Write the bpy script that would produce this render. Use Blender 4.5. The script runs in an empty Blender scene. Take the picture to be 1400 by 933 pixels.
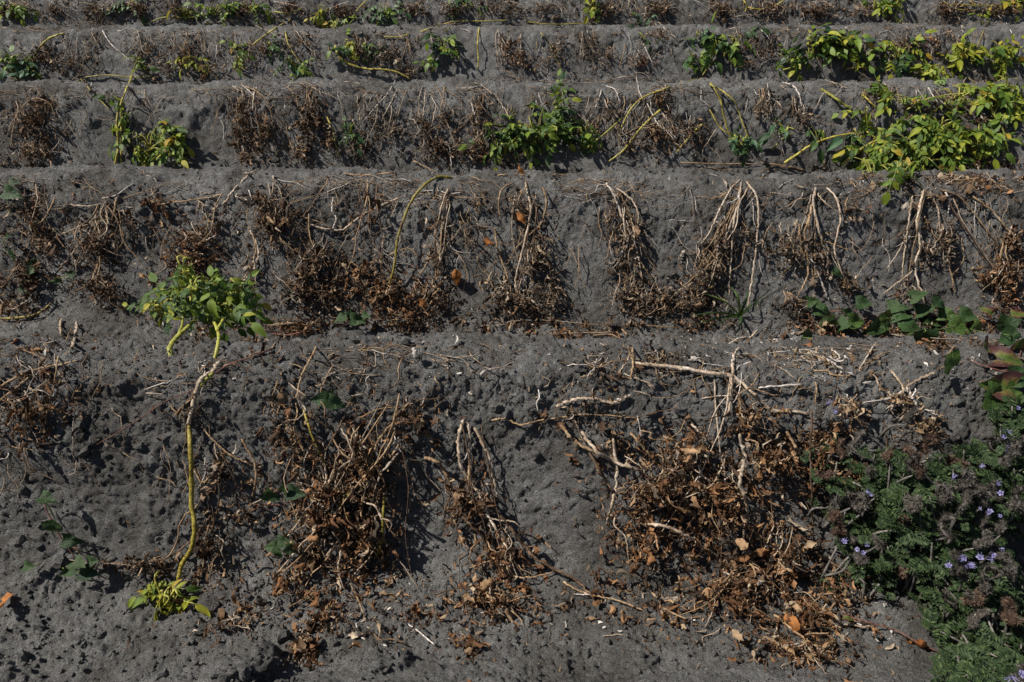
import bpy, math, random
import numpy as np
from mathutils import Vector, Matrix, Euler

# ------------------------------------------------------------------ camera, sky, sun, exposure
scene = bpy.context.scene
COL = scene.collection
CAM_Z = 1.008                      # height above the ridge crests (crest = z 0)
PITCH = math.radians(39.2)
FPX = 933.3                        # focal length in pixels of a 1400 px wide frame (24 mm lens)
cam_data = bpy.data.cameras.new('camera')
cam_data.sensor_width = 36; cam_data.lens = 24
cam_data.clip_start = 0.02; cam_data.clip_end = 500
cam = bpy.data.objects.new('camera', cam_data)
COL.objects.link(cam)
cam.location = (0, 0, CAM_Z)
cam.rotation_euler = (math.pi / 2 - PITCH, 0, 0)
scene.camera = cam
scene.render.resolution_x = 1024; scene.render.resolution_y = 682

SUN = Vector((-0.62, 0.02, 0.78)).normalized()      # direction towards the sun
world = bpy.data.worlds.new('World'); scene.world = world; world.use_nodes = True
nt = world.node_tree; nt.nodes.clear()
sky = nt.nodes.new('ShaderNodeTexSky'); sky.sky_type = 'NISHITA'; sky.sun_disc = False
sky.sun_elevation = math.asin(SUN.z); sky.sun_rotation = math.atan2(SUN.x, SUN.y)
bg = nt.nodes.new('ShaderNodeBackground'); bg.inputs['Strength'].default_value = 0.05
wo = nt.nodes.new('ShaderNodeOutputWorld')
nt.links.new(sky.outputs[0], bg.inputs[0]); nt.links.new(bg.outputs[0], wo.inputs[0])
sl = bpy.data.lights.new('sun', 'SUN'); sl.energy = 5.0; sl.angle = math.radians(0.53); sl.color = (1, 0.955, 0.89)
so = bpy.data.objects.new('sun', sl); COL.objects.link(so)
so.rotation_euler = SUN.to_track_quat('Z', 'Y').to_euler(); so.location = SUN * 10
vs = scene.view_settings
vs.view_transform = 'Standard'; vs.look = 'None'; vs.gamma = 1; vs.use_curve_mapping = False
vs.exposure = 0.36

rng = random.Random(7)
nrg = np.random.default_rng(7)

# ------------------------------------------------------------------ materials
def mat(name, rough=0.8, spec=0.25):
    m = bpy.data.materials.new(name); m.use_nodes = True
    b = m.node_tree.nodes['Principled BSDF']
    b.inputs['Roughness'].default_value = rough
    b.inputs['Specular IOR Level'].default_value = spec
    return m, m.node_tree, b

def ramp(nt, stops, fac):
    r = nt.nodes.new('ShaderNodeValToRGB'); e = r.color_ramp.elements
    while len(e) < len(stops): e.new(0.5)
    for el, (p, c) in zip(e, stops): el.position = p; el.color = (*c, 1)
    nt.links.new(fac, r.inputs[0]); return r.outputs[0]

def noise(nt, scale, detail=3, rough=0.55, coord='Object', vec=None):
    t = nt.nodes.new('ShaderNodeTexCoord')
    n = nt.nodes.new('ShaderNodeTexNoise'); n.inputs['Scale'].default_value = scale
    n.inputs['Detail'].default_value = detail; n.inputs['Roughness'].default_value = rough
    nt.links.new(vec if vec is not None else t.outputs[coord], n.inputs['Vector'])
    return n.outputs['Fac']

def math_node(nt, op, a, b):
    m = nt.nodes.new('ShaderNodeMath'); m.operation = op
    for i, v in enumerate((a, b)):
        if isinstance(v, (int, float)): m.inputs[i].default_value = v
        elif v is not None: nt.links.new(v, m.inputs[i])
    return m.outputs[0]

def bump(nt, b, fac, strength, dist):
    bp = nt.nodes.new('ShaderNodeBump'); bp.inputs['Strength'].default_value = strength
    bp.inputs['Distance'].default_value = dist
    nt.links.new(fac, bp.inputs['Height']); nt.links.new(bp.outputs[0], b.inputs['Normal'])
    return bp

def mixc(nt, fac, a, b, kind='MIX'):
    m = nt.nodes.new('ShaderNodeMix'); m.data_type = 'RGBA'; m.blend_type = kind
    if isinstance(fac, float): m.inputs[0].default_value = fac
    else: nt.links.new(fac, m.inputs[0])
    for i, v in ((6, a), (7, b)):
        if isinstance(v, tuple): m.inputs[i].default_value = (*v, 1)
        else: nt.links.new(v, m.inputs[i])
    return m.outputs[2]

def rnd(nt):
    """one random number per piece: object random + island random"""
    o = nt.nodes.new('ShaderNodeObjectInfo'); g = nt.nodes.new('ShaderNodeNewGeometry')
    s = math_node(nt, 'ADD', o.outputs['Random'], g.outputs['Random Per Island'])
    return math_node(nt, 'FRACT', s, 0.0)

def soil_mat(name):
    m, nt, b = mat(name, 0.95, 0.1)
    g = nt.nodes.new('ShaderNodeNewGeometry'); P = g.outputs['Position']
    big = noise(nt, 4.2, 6, 0.7, vec=P)
    mid = noise(nt, 38, 5, 0.65, vec=P)
    fine = noise(nt, 420, 4, 0.7, vec=P)
    c1 = ramp(nt, [(0.34, (0.135, 0.131, 0.124)), (0.5, (0.186, 0.181, 0.173)), (0.66, (0.245, 0.240, 0.230))], mid)
    c2 = ramp(nt, [(0.40, (0.66, 0.64, 0.61)), (0.5, (.96, .955, .945)), (0.60, (1.17, 1.175, 1.175))], big)
    c3 = ramp(nt, [(0.40, (0.55, 0.54, 0.53)), (0.5, (.98, .98, .98)), (0.61, (1.42, 1.42, 1.41))], fine)
    c = mixc(nt, 1.0, c1, c2, 'MULTIPLY'); c = mixc(nt, 1.0, c, c3, 'MULTIPLY')
    nt.links.new(c, b.inputs['Base Color'])
    h = math_node(nt, 'ADD', math_node(nt, 'MULTIPLY', noise(nt, 120, 6, 0.78, vec=P), 1.3),
                  math_node(nt, 'MULTIPLY', fine, 0.45))
    bump(nt, b, h, 1.0, 0.013)
    return m
SOIL = soil_mat('dry_grey_soil')

def two_sided(nt, b, col, trans):
    """thin leaf: some of the light passes through"""
    t = nt.nodes.new('ShaderNodeBsdfTranslucent'); mx = nt.nodes.new('ShaderNodeMixShader')
    mx.inputs[0].default_value = trans
    nt.links.new(col, t.inputs[0]); nt.links.new(b.outputs[0], mx.inputs[1]); nt.links.new(t.outputs[0], mx.inputs[2])
    out = [n for n in nt.nodes if n.type == 'OUTPUT_MATERIAL'][0]
    nt.links.new(mx.outputs[0], out.inputs[0])

def leafy(name, stops, trans, rough=0.7, spec=0.2, nscale=60, namp=0.5, bumps=0.0):
    m, nt, b = mat(name, rough, spec)
    c = ramp(nt, stops, rnd(nt))
    v = ramp(nt, [(0.3, (1 - namp, 1 - namp, 1 - namp)), (0.7, (1 + 0.5 * namp,) * 3)], noise(nt, nscale, 4, 0.6))
    c = mixc(nt, 1.0, c, v, 'MULTIPLY')
    nt.links.new(c, b.inputs['Base Color'])
    if bumps: bump(nt, b, noise(nt, nscale * 4, 3, 0.6), bumps, 0.003)
    two_sided(nt, b, c, trans)
    return m

DRY = {
 'rust': leafy('dry_leaf_rust', [(0, (.05, .028, .016)), (.3, (.125, .062, .03)), (.62, (.22, .105, .045)), (.84, (.33, .18, .085)), (1, (.42, .28, .16))], .12, .75, .2, 70, .5, .5),
 'umber': leafy('dry_leaf_umber', [(0, (.03, .02, .014)), (.4, (.085, .048, .028)), (.75, (.155, .088, .045)), (.93, (.25, .16, .09)), (1, (.34, .25, .17))], .1, .75, .2, 70, .5, .5),
 'grey': leafy('dry_leaf_greyed', [(0, (.045, .034, .026)), (.4, (.12, .088, .062)), (.75, (.21, .16, .115)), (.93, (.33, .26, .19)), (1, (.45, .38, .31))], .1, .8, .15, 70, .45, .5),
 'tan': leafy('dry_leaf_tan', [(0, (.12, .075, .042)), (.4, (.24, .155, .085)), (.8, (.38, .27, .165)), (1, (.5, .4, .29))], .12, .75, .2, 70, .45, .5),
 'orange': leafy('dry_leaf_orange', [(0, (.3, .11, .03)), (1, (.48, .2, .06))], .2, .7, .2, 90, .5, .5),
 'white': leafy('dry_leaf_bleached', [(0, (.38, .34, .3)), (1, (.62, .57, .52))], .1, .85, .1, 90, .35, .4),
}
GREEN = {
 'green': leafy('potato_leaf_green', [(0, (.055, .105, .016)), (.45, (.12, .20, .025)), (.8, (.21, .29, .034)), (1, (.32, .34, .042))], .35, .45, .4, 120, .35, .35),
 'deep': leafy('leaf_deep_green', [(0, (.022, .058, .018)), (.6, (.05, .10, .026)), (1, (.085, .15, .03))], .25, .45, .4, 120, .35, .3),
 'yellow': leafy('potato_leaf_yellowing', [(0, (.15, .21, .02)), (.5, (.29, .33, .03)), (.85, (.42, .40, .045)), (1, (.42, .26, .03))], .35, .5, .35, 120, .4, .3),
 'bluish': leafy('leaf_bluish_green', [(0, (.045, .10, .05)), (1, (.10, .19, .085))], .25, .5, .35, 120, .3, .3),
}
def stem_mat(name, a, bcol, c, rough=0.7, scale=26, streak=True):
    m, nt, b = mat(name, rough, 0.3)
    tc = nt.nodes.new('ShaderNodeTexCoord')
    f = noise(nt, scale, 5, 0.65)
    col = ramp(nt, [(0.3, a), (0.52, bcol), (0.72, c)], f)
    s = ramp(nt, [(0.36, (0.45, 0.42, 0.39)), (0.58, (1.08, 1.08, 1.08))], noise(nt, 170, 4, 0.7))
    col = mixc(nt, 1.0, col, s, 'MULTIPLY')
    if name in ('stem_yellow', 'stem_yellow_green', 'stem_olive'):
        col = mixc(nt, 1.0, col, ramp(nt, [(.36, (.32, .2, .1)), (.46, (1, 1, 1))], noise(nt, 34, 5, .7)), 'MULTIPLY')
    o = nt.nodes.new('ShaderNodeObjectInfo')
    v = ramp(nt, [(0, (.7, .7, .7)), (1, (1.15, 1.15, 1.15))], o.outputs['Random'])
    col = mixc(nt, 1.0, col, v, 'MULTIPLY')
    nt.links.new(col, b.inputs['Base Color'])
    bump(nt, b, noise(nt, 240, 4, 0.6), 0.5, 0.003)
    return m
STEM = {
 'pale': stem_mat('stem_bleached', (.27, .19, .12), (.47, .37, .27), (.62, .54, .45)),
 'white': stem_mat('stem_white', (.40, .34, .28), (.60, .54, .48), (.72, .68, .63)),
 'tan': stem_mat('stem_tan', (.16, .095, .05), (.33, .22, .12), (.47, .35, .22)),
 'brown': stem_mat('stem_brown', (.055, .033, .02), (.13, .08, .047), (.25, .165, .1)),
 'dark': stem_mat('stem_dark', (.03, .022, .016), (.075, .052, .036), (.17, .12, .085)),
 'yellow': stem_mat('stem_yellow', (.24, .19, .035), (.43, .37, .075), (.54, .47, .14), .5, 14),
 'lime': stem_mat('stem_yellow_green', (.22, .24, .04), (.37, .37, .07), (.47, .43, .12), .5, 14),
 'olive': stem_mat('stem_olive', (.14, .085, .025), (.31, .25, .04), (.42, .34, .07), .5, 12),
 'green': stem_mat('stem_green', (.06, .10, .025), (.13, .19, .045), (.2, .24, .07), .5),
 'red': stem_mat('stem_reddish', (.10, .04, .03), (.2, .085, .06), (.3, .16, .11)),
 'hairy': stem_mat('stem_grey_hairy', (.10, .09, .075), (.19, .175, .155), (.29, .26, .24), .9),
}

# ------------------------------------------------------------------ small numeric helpers
def _h(ix, iy, seed):
    x = ix.astype(np.int32).view(np.uint32) * np.uint32(374761393) + iy.astype(np.int32).view(np.uint32) * np.uint32(668265263) + np.uint32(seed * 974711 & 0xffffffff)
    x = (x ^ (x >> np.uint32(13))) * np.uint32(1274126177)
    x = (x ^ (x >> np.uint32(16))) * np.uint32(2246822519)
    return ((x ^ (x >> np.uint32(15))) & np.uint32(0xffffff)).astype(np.float32) / np.float32(0x1000000)

def perlin(x, y, seed=0):
    x = np.asarray(x, float); y = np.asarray(y, float)
    ix = np.floor(x); iy = np.floor(y); fx = (x - ix).astype(np.float32); fy = (y - iy).astype(np.float32)
    u = fx * fx * fx * (fx * (fx * 6 - 15) + 10); v = fy * fy * fy * (fy * (fy * 6 - 15) + 10)
    def g(dx, dy):
        a = _h(ix + dx, iy + dy, seed) * 2 * np.pi
        return np.cos(a) * (fx - dx) + np.sin(a) * (fy - dy)
    return ((g(0, 0) * (1 - u) + g(1, 0) * u) * (1 - v) + (g(0, 1) * (1 - u) + g(1, 1) * u) * v) * 1.4

def fbm(x, y, seed, octaves=3, gain=0.5):
    s = 0; a = 1
    for o in range(octaves):
        s = s + a * perlin(x * 2 ** o, y * 2 ** o, seed + o); a *= gain
    return s

def clods_field(x, s, cell, r0, r1, prob, seed, wob):
    """height field of half-buried lumps: the highest of nearby hemispheres"""
    X = x / cell + wob[0]; Y = s / cell + wob[1]
    ix = np.floor(X); iy = np.floor(Y); out = np.zeros_like(X)
    for dx in (-1, 0, 1):
        for dy in (-1, 0, 1):
            cx = ix + dx; cy = iy + dy
            r = r0 + (r1 - r0) * _h(cx, cy, seed + 3) ** 2
            r = np.where(_h(cx, cy, seed + 4) < prob, r, 0)
            px = cx + 0.1 + 0.8 * _h(cx, cy, seed); py = cy + 0.1 + 0.8 * _h(cx, cy, seed + 1)
            el = 0.7 + 0.6 * _h(cx, cy, seed + 5)
            d2 = ((X - px) * el) ** 2 + ((Y - py) / el) ** 2
            out = np.maximum(out, np.sqrt(np.maximum(r * r - d2, 0)))
    return out * cell

def sstep(a, b, x):
    t = np.clip((x - a) / (b - a), 0, 1); return t * t * (3 - 2 * t)

# ------------------------------------------------------------------ the ridged ground as a function
PERIOD = 0.9; CREST0 = 1.19; RH = 0.35
_pt = np.array([0, .03, .06, .085, .11, .14, .20, .26, .31, .335, .355, .38, .41, .45])
_pz = np.array([0, -.002, -.010, -.026, -.052, -.088, -.163, -.238, -.299, -.325, -.338, -.346, -.350, -.350])
_ft = np.linspace(0, .45, 400)
_fz = np.interp(_ft, _pt, _pz)
_k = np.ones(17) / 17
_fz = np.convolve(np.pad(_fz, 8, mode='reflect'), _k, 'valid')
PANELS = []     # (x, y, half width, half height along the slope) bare faces pressed flat by the plough
HUMPS = []      # (x, y, radius, height) low lumps pressed out of the furrow floor

def z0(x, y):
    x = np.asarray(x, float); y = np.asarray(y, float)
    yy = y + 0.045 * perlin(x * 0.9, y * 0.7, 11) + 0.018 * perlin(x * 3.1, y * 2.0, 12)
    t = np.abs((yy - CREST0 + PERIOD / 2) % PERIOD - PERIOD / 2)
    z = np.interp(t, _ft, _fz)
    z = z * (1 + 0.08 * perlin(x * 1.1, y * 0.6, 13)) + 0.014 * perlin(x * 1.7, y * 1.3, 14)
    for hx, hy, hr, hh in HUMPS:
        d = np.sqrt((x - hx) ** 2 + ((y - hy) * 1.3) ** 2) / hr
        z = z + hh * (1 - sstep(0.72, 1.0, d)) * (1 - .35 * d * d * (d < 1))
    return z

_ty = np.linspace(-6, 80, 120001)
_tz = np.interp(np.abs((_ty - CREST0 + PERIOD / 2) % PERIOD - PERIOD / 2), _ft, _fz)
_ts = np.concatenate([[0], np.cumsum(np.hypot(np.diff(_ty), np.diff(_tz)))])

def base(x, y):
    z = z0(x, y); e = 0.012
    gx = (z0(x + e, y) - z0(x - e, y)) / (2 * e); gy = (z0(x, y + e) - z0(x, y - e)) / (2 * e)
    n = np.stack([-gx, -gy, np.ones_like(gx)], -1)
    n /= np.linalg.norm(n, axis=-1, keepdims=True)
    return np.stack([np.asarray(x, float) + 0 * z, np.asarray(y, float) + 0 * z, z], -1), n

def disp(x, y):
    x = np.asarray(x, float); y = np.asarray(y, float)
    s = np.interp(y, _ty, _ts)
    zz = np.interp(np.abs((y - CREST0 + PERIOD / 2) % PERIOD - PERIOD / 2), _ft, _fz)
    t = (y - CREST0 + PERIOD / 2) % PERIOD - PERIOD / 2
    pn = fbm(x * 3.3, s * 3.3, 31, 3)
    lower = sstep(-.12, -.19, zz) * sstep(-.352, -.325, zz) * (t < 0)
    smooth = lower * sstep(-.28, .12, pn + .12)              # faces pressed flat by the ridging plough
    for qx, qs, qw, qh in PANELS:
        e = np.maximum(np.abs(x - qx) / qw, np.abs(s - qs) / qh) + .22 * pn
        smooth = np.maximum(smooth, 1 - sstep(.7, 1.05, e))
    crust = sstep(.05, .5, fbm(x * 4.1, s * 4.1, 35, 2)) * sstep(-.06, -.01, zz)
    crestm = sstep(-.05, -.015, zz)
    rough = np.clip(0.95 + 0.5 * fbm(x * 6, s * 6, 41, 2) - 0.93 * smooth - 0.28 * crust, .05, 1.6)
    w1 = fbm(x * 55, s * 55, 51, 2, .6); w2 = fbm(x * 55, s * 55, 53, 2, .6)
    wob = (0.22 * w1, 0.22 * w2)
    d = 0.010 * fbm(x * 9, s * 9, 61, 3) * (1 - .6 * smooth)
    b1 = np.abs(perlin(x * 34 + .25 * w1, s * 34 + .25 * w2, 64)); b2 = np.abs(perlin(x * 71 + .2 * w2, s * 71, 65)); b3 = np.abs(perlin(x * 128, s * 128 + .5 * w1, 66))
    furrow = sstep(-.325, -.342, zz)
    rough = rough + .25 * furrow
    d = d + furrow * (.005 * np.abs(perlin(x * 20, s * 20, 68)) + .003 * b2)
    d = d + (.22 + .78 * rough) * (0.0085 * b1 + (0.0085 + .003 * crestm) * b2 + (.0050 + .0015 * crestm) * b3)
    upper = 1 - sstep(-.06, -.13, zz) * .55
    big = clods_field(x, s, .085, .10, .34, .22, 71, wob)
    mid = clods_field(x, s, .034, .12, .46, .5, 81, wob)
    sml = clods_field(x, s, .0135, .15, .52, .85, 91, (w1 * .2, w2 * .2))
    d = d + np.clip(rough, 0, 1.3) * (upper * (0.42 * big + 0.24 * mid) + (0.42 + .28 * crestm) * sml) + .0022 * w1 * (.35 + .65 * rough)
    # crusted plates that have broken away along the shoulder of the ridge
    pl = fbm(x * 6.5, s * 8, 171, 3, .5)
    zone = sstep(-.20, -.06, zz) * (t < .1)
    d = d + zone * (.007 * sstep(-.03, .06, pl) + .005 * sstep(.22, .30, pl))
    d = d - .0085
    # shallow cracks and scrape marks in the pressed faces
    cr = np.abs(perlin(x * 13 + .5 * perlin(x * 30, s * 30, 5), s * 22, 55))
    d = d - 0.006 * smooth * (1 - sstep(0, .06, cr)) * sstep(0, .3, perlin(x * 5, s * 5, 56))
    d = d + 0.0035 * smooth * sstep(.1, .45, fbm(x * 30, s * 45, 57, 2))
    return d

CR, CU, CF = Vector((1, 0, 0)), Vector((0, math.sin(PITCH), math.cos(PITCH))), Vector((0, math.cos(PITCH), -math.sin(PITCH)))
def ray(px, py):
    d = CR * ((px - 700) / FPX) + CU * ((466.5 - py) / FPX) + CF
    return d.normalized()

def hit(px, py, Y=None):
    """photo pixel -> point on the ground (or on the upright plane y = Y)"""
    d = ray(px, py)
    if Y is not None:
        t = Y / d.y
        return Vector((d.x * t, Y, CAM_Z + d.z * t)), d
    t = np.arange(0.6, 9, 0.04)
    z = CAM_Z + d.z * t - z0(d.x * t, d.y * t)
    i = int(np.argmax(z < 0))
    if z[i] >= 0: i = len(t) - 1
    t = np.linspace(t[i] - .04, t[i], 26)
    z = CAM_Z + d.z * t - z0(d.x * t, d.y * t)
    i = int(np.argmax(z < 0))
    if z[i] >= 0: i = len(t) - 1
    tt = t[i]
    return Vector((d.x * tt, d.y * tt, CAM_Z + d.z * tt)), d

def hit_many(pxs, pys):
    pxs = np.asarray(pxs, float); pys = np.asarray(pys, float)
    d = np.stack([(pxs - 700) / FPX, 0 * pxs, 0 * pxs], -1)
    d = d + np.outer((466.5 - pys) / FPX, np.array(CU)) + np.array(CF)
    d /= np.linalg.norm(d, axis=1, keepdims=True)
    t = np.arange(0.6, 7.5, 0.012)
    X = d[:, :1] * t; Y = d[:, 1:2] * t; Z = CAM_Z + d[:, 2:] * t
    under = Z < z0(X, Y)
    i = np.argmax(under, 1); i[~under.any(1)] = len(t) - 1
    tt = t[i] - 0.006
    return d * tt[:, None] + np.array([0, 0, CAM_Z]), d

# front furrow: pressed lumps beside the nearest ridge foot
for px, py, r, h in ((335, 918, .085, .05), (520, 905, .07, .026), (860, 905, .06, .018), (1010, 880, .06, .02)):
    p, _ = hit(px, py); HUMPS.append((p.x, p.y, r, h))

for px, py, wpx, hpx in ((790, 715, 75, 75), (597, 700, 40, 60), (790, 385, 55, 55), (640, 412, 30, 25), (125, 185, 32, 38), (290, 190, 20, 30), (1190, 350, 34, 50), (1335, 350, 24, 55),
                         (1020, 395, 30, 30), (150, 700, 50, 40), (640, 75, 22, 22), (210, 75, 18, 24), (540, 420, 24, 20)):
    p, _ = hit(px, py); a, _ = hit(px, py - hpx); b, _ = hit(px, py + hpx); w, _ = hit(px + wpx, py)
    PANELS.append((p.x, float(np.interp(p.y, _ty, _ts)), abs(w.x - p.x), abs(float(np.interp(a.y, _ty, _ts) - np.interp(b.y, _ty, _ts))) / 2))

# ------------------------------------------------------------------ object helpers
def link(o, parent=None, M=None):
    COL.objects.link(o)
    if parent is not None: o.parent = parent
    if M is not None: o.matrix_basis = M
    return o

def mesh_from(name, V, F, material, smooth=True):
    me = bpy.data.meshes.new(name)
    me.from_pydata([tuple(v) for v in V], [], F)
    if smooth: me.polygons.foreach_set('use_smooth', [True] * len(me.polygons))
    me.materials.append(material); me.update()
    return me

def mesh_np(name, V, Q, material, smooth=True):
    """fast mesh from numpy quads"""
    me = bpy.data.meshes.new(name)
    me.vertices.add(len(V)); me.vertices.foreach_set('co', np.asarray(V, np.float32).ravel())
    n = len(Q); k = Q.shape[1]
    me.loops.add(n * k); me.loops.foreach_set('vertex_index', Q.astype(np.int32).ravel())
    me.polygons.add(n); me.polygons.foreach_set('loop_start', np.arange(0, n * k, k, dtype=np.int32))
    me.polygons.foreach_set('loop_total', np.full(n, k, np.int32))
    me.polygons.foreach_set('use_smooth', np.full(n, smooth))
    me.materials.append(material); me.update(calc_edges=True); me.validate()
    return me

def thing(name, loc, label, cat, group=None):
    o = bpy.data.objects.new(name, None); o.empty_display_size = 0.05; o.location = loc
    o['label'] = label; o['category'] = cat
    if group: o['group'] = group
    COL.objects.link(o); return o

def part(name, me, parent, M=None, kind=None):
    o = bpy.data.objects.new(name, me)
    if kind: o['kind'] = kind
    return link(o, parent, M)

class Soup:
    """collects pieces into one mesh"""
    def __init__(s): s.V = []; s.F = []
    def add(s, V, F, M=None):
        n = len(s.V)
        if M is not None: V = [M @ Vector(v) for v in V]
        s.V += [tuple(v) for v in V]; s.F += [tuple(i + n for i in f) for f in F]
    def mesh(s, name, m): return mesh_from(name, s.V, s.F, m)

def catmull(P, n):
    P = [Vector(p) for p in P]
    if len(P) == 2: P = [P[0], P[0].lerp(P[1], .5), P[1]]
    Q = [P[0] * 2 - P[1]] + P + [P[-1] * 2 - P[-2]]
    out = []
    for i in range(1, len(Q) - 2):
        a, b, c, d = Q[i - 1:i + 3]
        for k in range(n):
            t = k / n
            out.append(0.5 * ((2 * b) + (c - a) * t + (2 * a - 5 * b + 4 * c - d) * t * t + (3 * b - a - 3 * c + d) * t ** 3))
    out.append(P[-1]); return out

def tube(P, r0, r1, sides=6, n=4, knots=0.0, r=rng, jit=0.0, flat=1.0):
    C = catmull(P, n); V = []; F = []
    up = Vector((0.3, -.5, .8))
    for i, c in enumerate(C):
        t = i / (len(C) - 1)
        d = (C[min(i + 1, len(C) - 1)] - C[max(i - 1, 0)])
        if d.length < 1e-6: d = Vector((0, 0, 1))
        d.normalize(); a = d.cross(up)
        if a.length < 1e-3: a = d.cross(Vector((1, 0, 0)))
        a.normalize(); b = d.cross(a); up = -b if False else up
        rad = r0 + (r1 - r0) * t
        if knots and i % n == 0 and 0 < i < len(C) - 1: rad *= 1 + knots * r.uniform(.4, 1)
        rad *= 1 + r.uniform(-.10, .10)
        if i == 0 or i == len(C) - 1: rad *= .55
        cc = c + Vector((r.gauss(0, jit), r.gauss(0, jit), r.gauss(0, jit))) if jit and 0 < i < len(C) - 1 else c
        for k in range(sides):
            w = 2 * math.pi * k / sides
            V.append(cc + a * math.cos(w) * rad + b * math.sin(w) * rad * flat)
    m = len(C)
    for i in range(m - 1):
        for k in range(sides):
            k2 = (k + 1) % sides
            F.append((i * sides + k, i * sides + k2, (i + 1) * sides + k2, (i + 1) * sides + k))
    F.append(tuple(range(sides - 1, -1, -1))); F.append(tuple((m - 1) * sides + k for k in range(sides)))
    return V, F

# ------------------------------------------------------------------ prototypes of leaves
def crumple(r, L, W, nu=6, nv=2, curl=2.2, crush=.35):
    """a shrivelled leaf: a rolled, twisted, ragged, curling strip"""
    V = []; F = []; ang = r.uniform(-.5, .5); k = r.uniform(.3, 1) * curl * r.choice((-1, 1)); tw = r.uniform(-2.6, 2.6); roll = r.uniform(.5, 2.4) * r.choice((-1, 1))
    p = Vector((0, 0, 0)); t0 = r.uniform(0, 6); yaw = 0
    for i in range(nu + 1):
        u = i / nu; a = ang + k * u * u + .6 * math.sin(5 * u + t0); yaw += r.gauss(0, .28)
        d = Vector((math.sin(yaw) * math.cos(a), math.cos(yaw) * math.cos(a), math.sin(a)))
        if i: p = p + d * (L / nu)
        w = W * (0.15 + .85 * math.sin(math.pi * min(1, .10 + u * .86)) ** .8) * r.uniform(.55, 1.3)
        t = tw * u + r.gauss(0, .2)
        s0 = d.cross(Vector((0, 0, 1))); s0 = s0.normalized() if s0.length > 1e-3 else Vector((1, 0, 0))
        n0 = s0.cross(d); side = s0 * math.cos(t) + n0 * math.sin(t); nor = side.cross(d)
        ro = roll * r.uniform(.7, 1.3)
        for j in range(nv + 1):
            v = j / nv * 2 - 1; ph = v * ro
            V.append(p + side * (math.sin(ph) / abs(ro) * w * .5) + nor * ((1 - math.cos(ph)) / ro * w * .5 + r.gauss(0, crush) * w * .16))
    for i in range(nu):
        for j in range(nv):
            a = i * (nv + 1) + j; F.append((a, a + 1, a + nv + 2, a + nv + 1))
    return V, F

pr = random.Random(21)
CURL = [crumple(pr, pr.uniform(.022, .050), pr.uniform(.0035, .0095), 6, 2, 3.4, .6) for _ in range(26)]
FLAKE = [crumple(pr, pr.uniform(.026, .044), pr.uniform(.013, .024), 6, 4, 2.8, .7) for _ in range(16)]
BIT = [crumple(pr, pr.uniform(.014, .028), pr.uniform(.003, .007), 4, 1, 3.0) for _ in range(12)]
DRYMESH = {k: [mesh_from('dried_leaf', V, F, m) for V, F in FLAKE[:10] + CURL[:16]] for k, m in DRY.items()}

def leaf_shape(L, W, n=6, fold=.25, droop=.3, wave=.06, r=pr, tip=1.0, heart=0.0):
    """a leaf blade in the xy plane along +y, folded on its midrib and drooping"""
    V = []; F = []; m = 2
    for i in range(n + 1):
        u = i / n
        w = W * .5 * (math.sin(math.pi * u ** .75) ** .8 if 0 < u < 1 else .04)
        if heart: w = W * .5 * ((1 - u) ** .75 * (1.0 if u > .08 else .9) + .02)
        for j in range(-m, m + 1):
            v = j / m
            y = L * u - (heart * L * .25 * abs(v) ** 1.3 * (1 - u) ** 3 if heart else 0)
            z = fold * abs(v) * w - droop * L * u * u + wave * W * math.sin(5 * u + 3 * v + r.uniform(-.4, .4)) + r.uniform(-.02, .02) * W
            V.append((v * w, y, z))
    k = 2 * m + 1
    for i in range(n):
        for j in range(2 * m):
            a = i * k + j; F.append((a, a + 1, a + k + 1, a + k))
    return V, F
LEAFLETS = [leaf_shape(1.0, pr.uniform(.40, .56), 6, pr.uniform(.1, .55), pr.uniform(.05, .5), .06) for _ in range(8)]
LEAFLET_MESH = {k: [mesh_from('leaflet', V, F, m) for V, F in LEAFLETS] for k, m in GREEN.items()}
def heart_shape(r):
    """heart shaped blade: rings from the midrib out to the outline, folded and drooping"""
    n = 28; V = []; F = []; fold = r.uniform(.2, .8); droop = r.uniform(.1, .5); ph = r.uniform(0, 6)
    out = []
    for i in range(n):
        t = 2 * math.pi * i / n
        m = min(t, 2 * math.pi - t); sg = 1 if t <= math.pi else -1          # m = 0 at the notch, pi at the tip
        u = m / math.pi
        yy = u ** 1.15 - .22 * math.exp(-((u - .2) / .12) ** 2)
        w = math.sin(math.pi * u ** .62) * (1 - .25 * u) * .44 if 0 < u < 1 else 0
        out.append(Vector((sg * w * r.uniform(.95, 1.05), yy, 0)))
    c = Vector((0, .32, 0))
    V.append(c)
    for q in (.4, .75, 1.0):
        for o in out: V.append(c + (o - c) * q)
    W = []
    for v in V:
        z = fold * abs(v.x) - droop * max(0, v.y) ** 2 + .05 * math.sin(7 * v.y + 4 * v.x + ph) + .012 * math.sin(19 * v.y - 13 * abs(v.x)) + r.gauss(0, .004)
        W.append((v.x, v.y, z))
    for i in range(n):
        j = (i + 1) % n
        F.append((0, 1 + i, 1 + j))
        for q in (0, 1): a = 1 + q * n; F.append((a + i, a + n + i, a + n + j, a + j))
    return W, F
HEARTS = [heart_shape(pr) for _ in range(6)]
def weed_leaf_mat(name, a, b_, c_):
    """matt weed leaf: green blade, darker blotches, brownish rim, paler veins as fine relief"""
    m, nt, b = mat(name, .5, .35)
    o = nt.nodes.new('ShaderNodeObjectInfo')
    f = math_node(nt, 'ADD', math_node(nt, 'MULTIPLY', noise(nt, 4.5, 5, .65), .8), math_node(nt, 'MULTIPLY', o.outputs['Random'], .35))
    c = ramp(nt, [(.35, a), (.55, b_), (.72, b_), (.86, c_)], f)
    nt.links.new(c, b.inputs['Base Color']); bump(nt, b, noise(nt, 14, 3, .6), .35, .015); two_sided(nt, b, c, .22); return m
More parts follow.
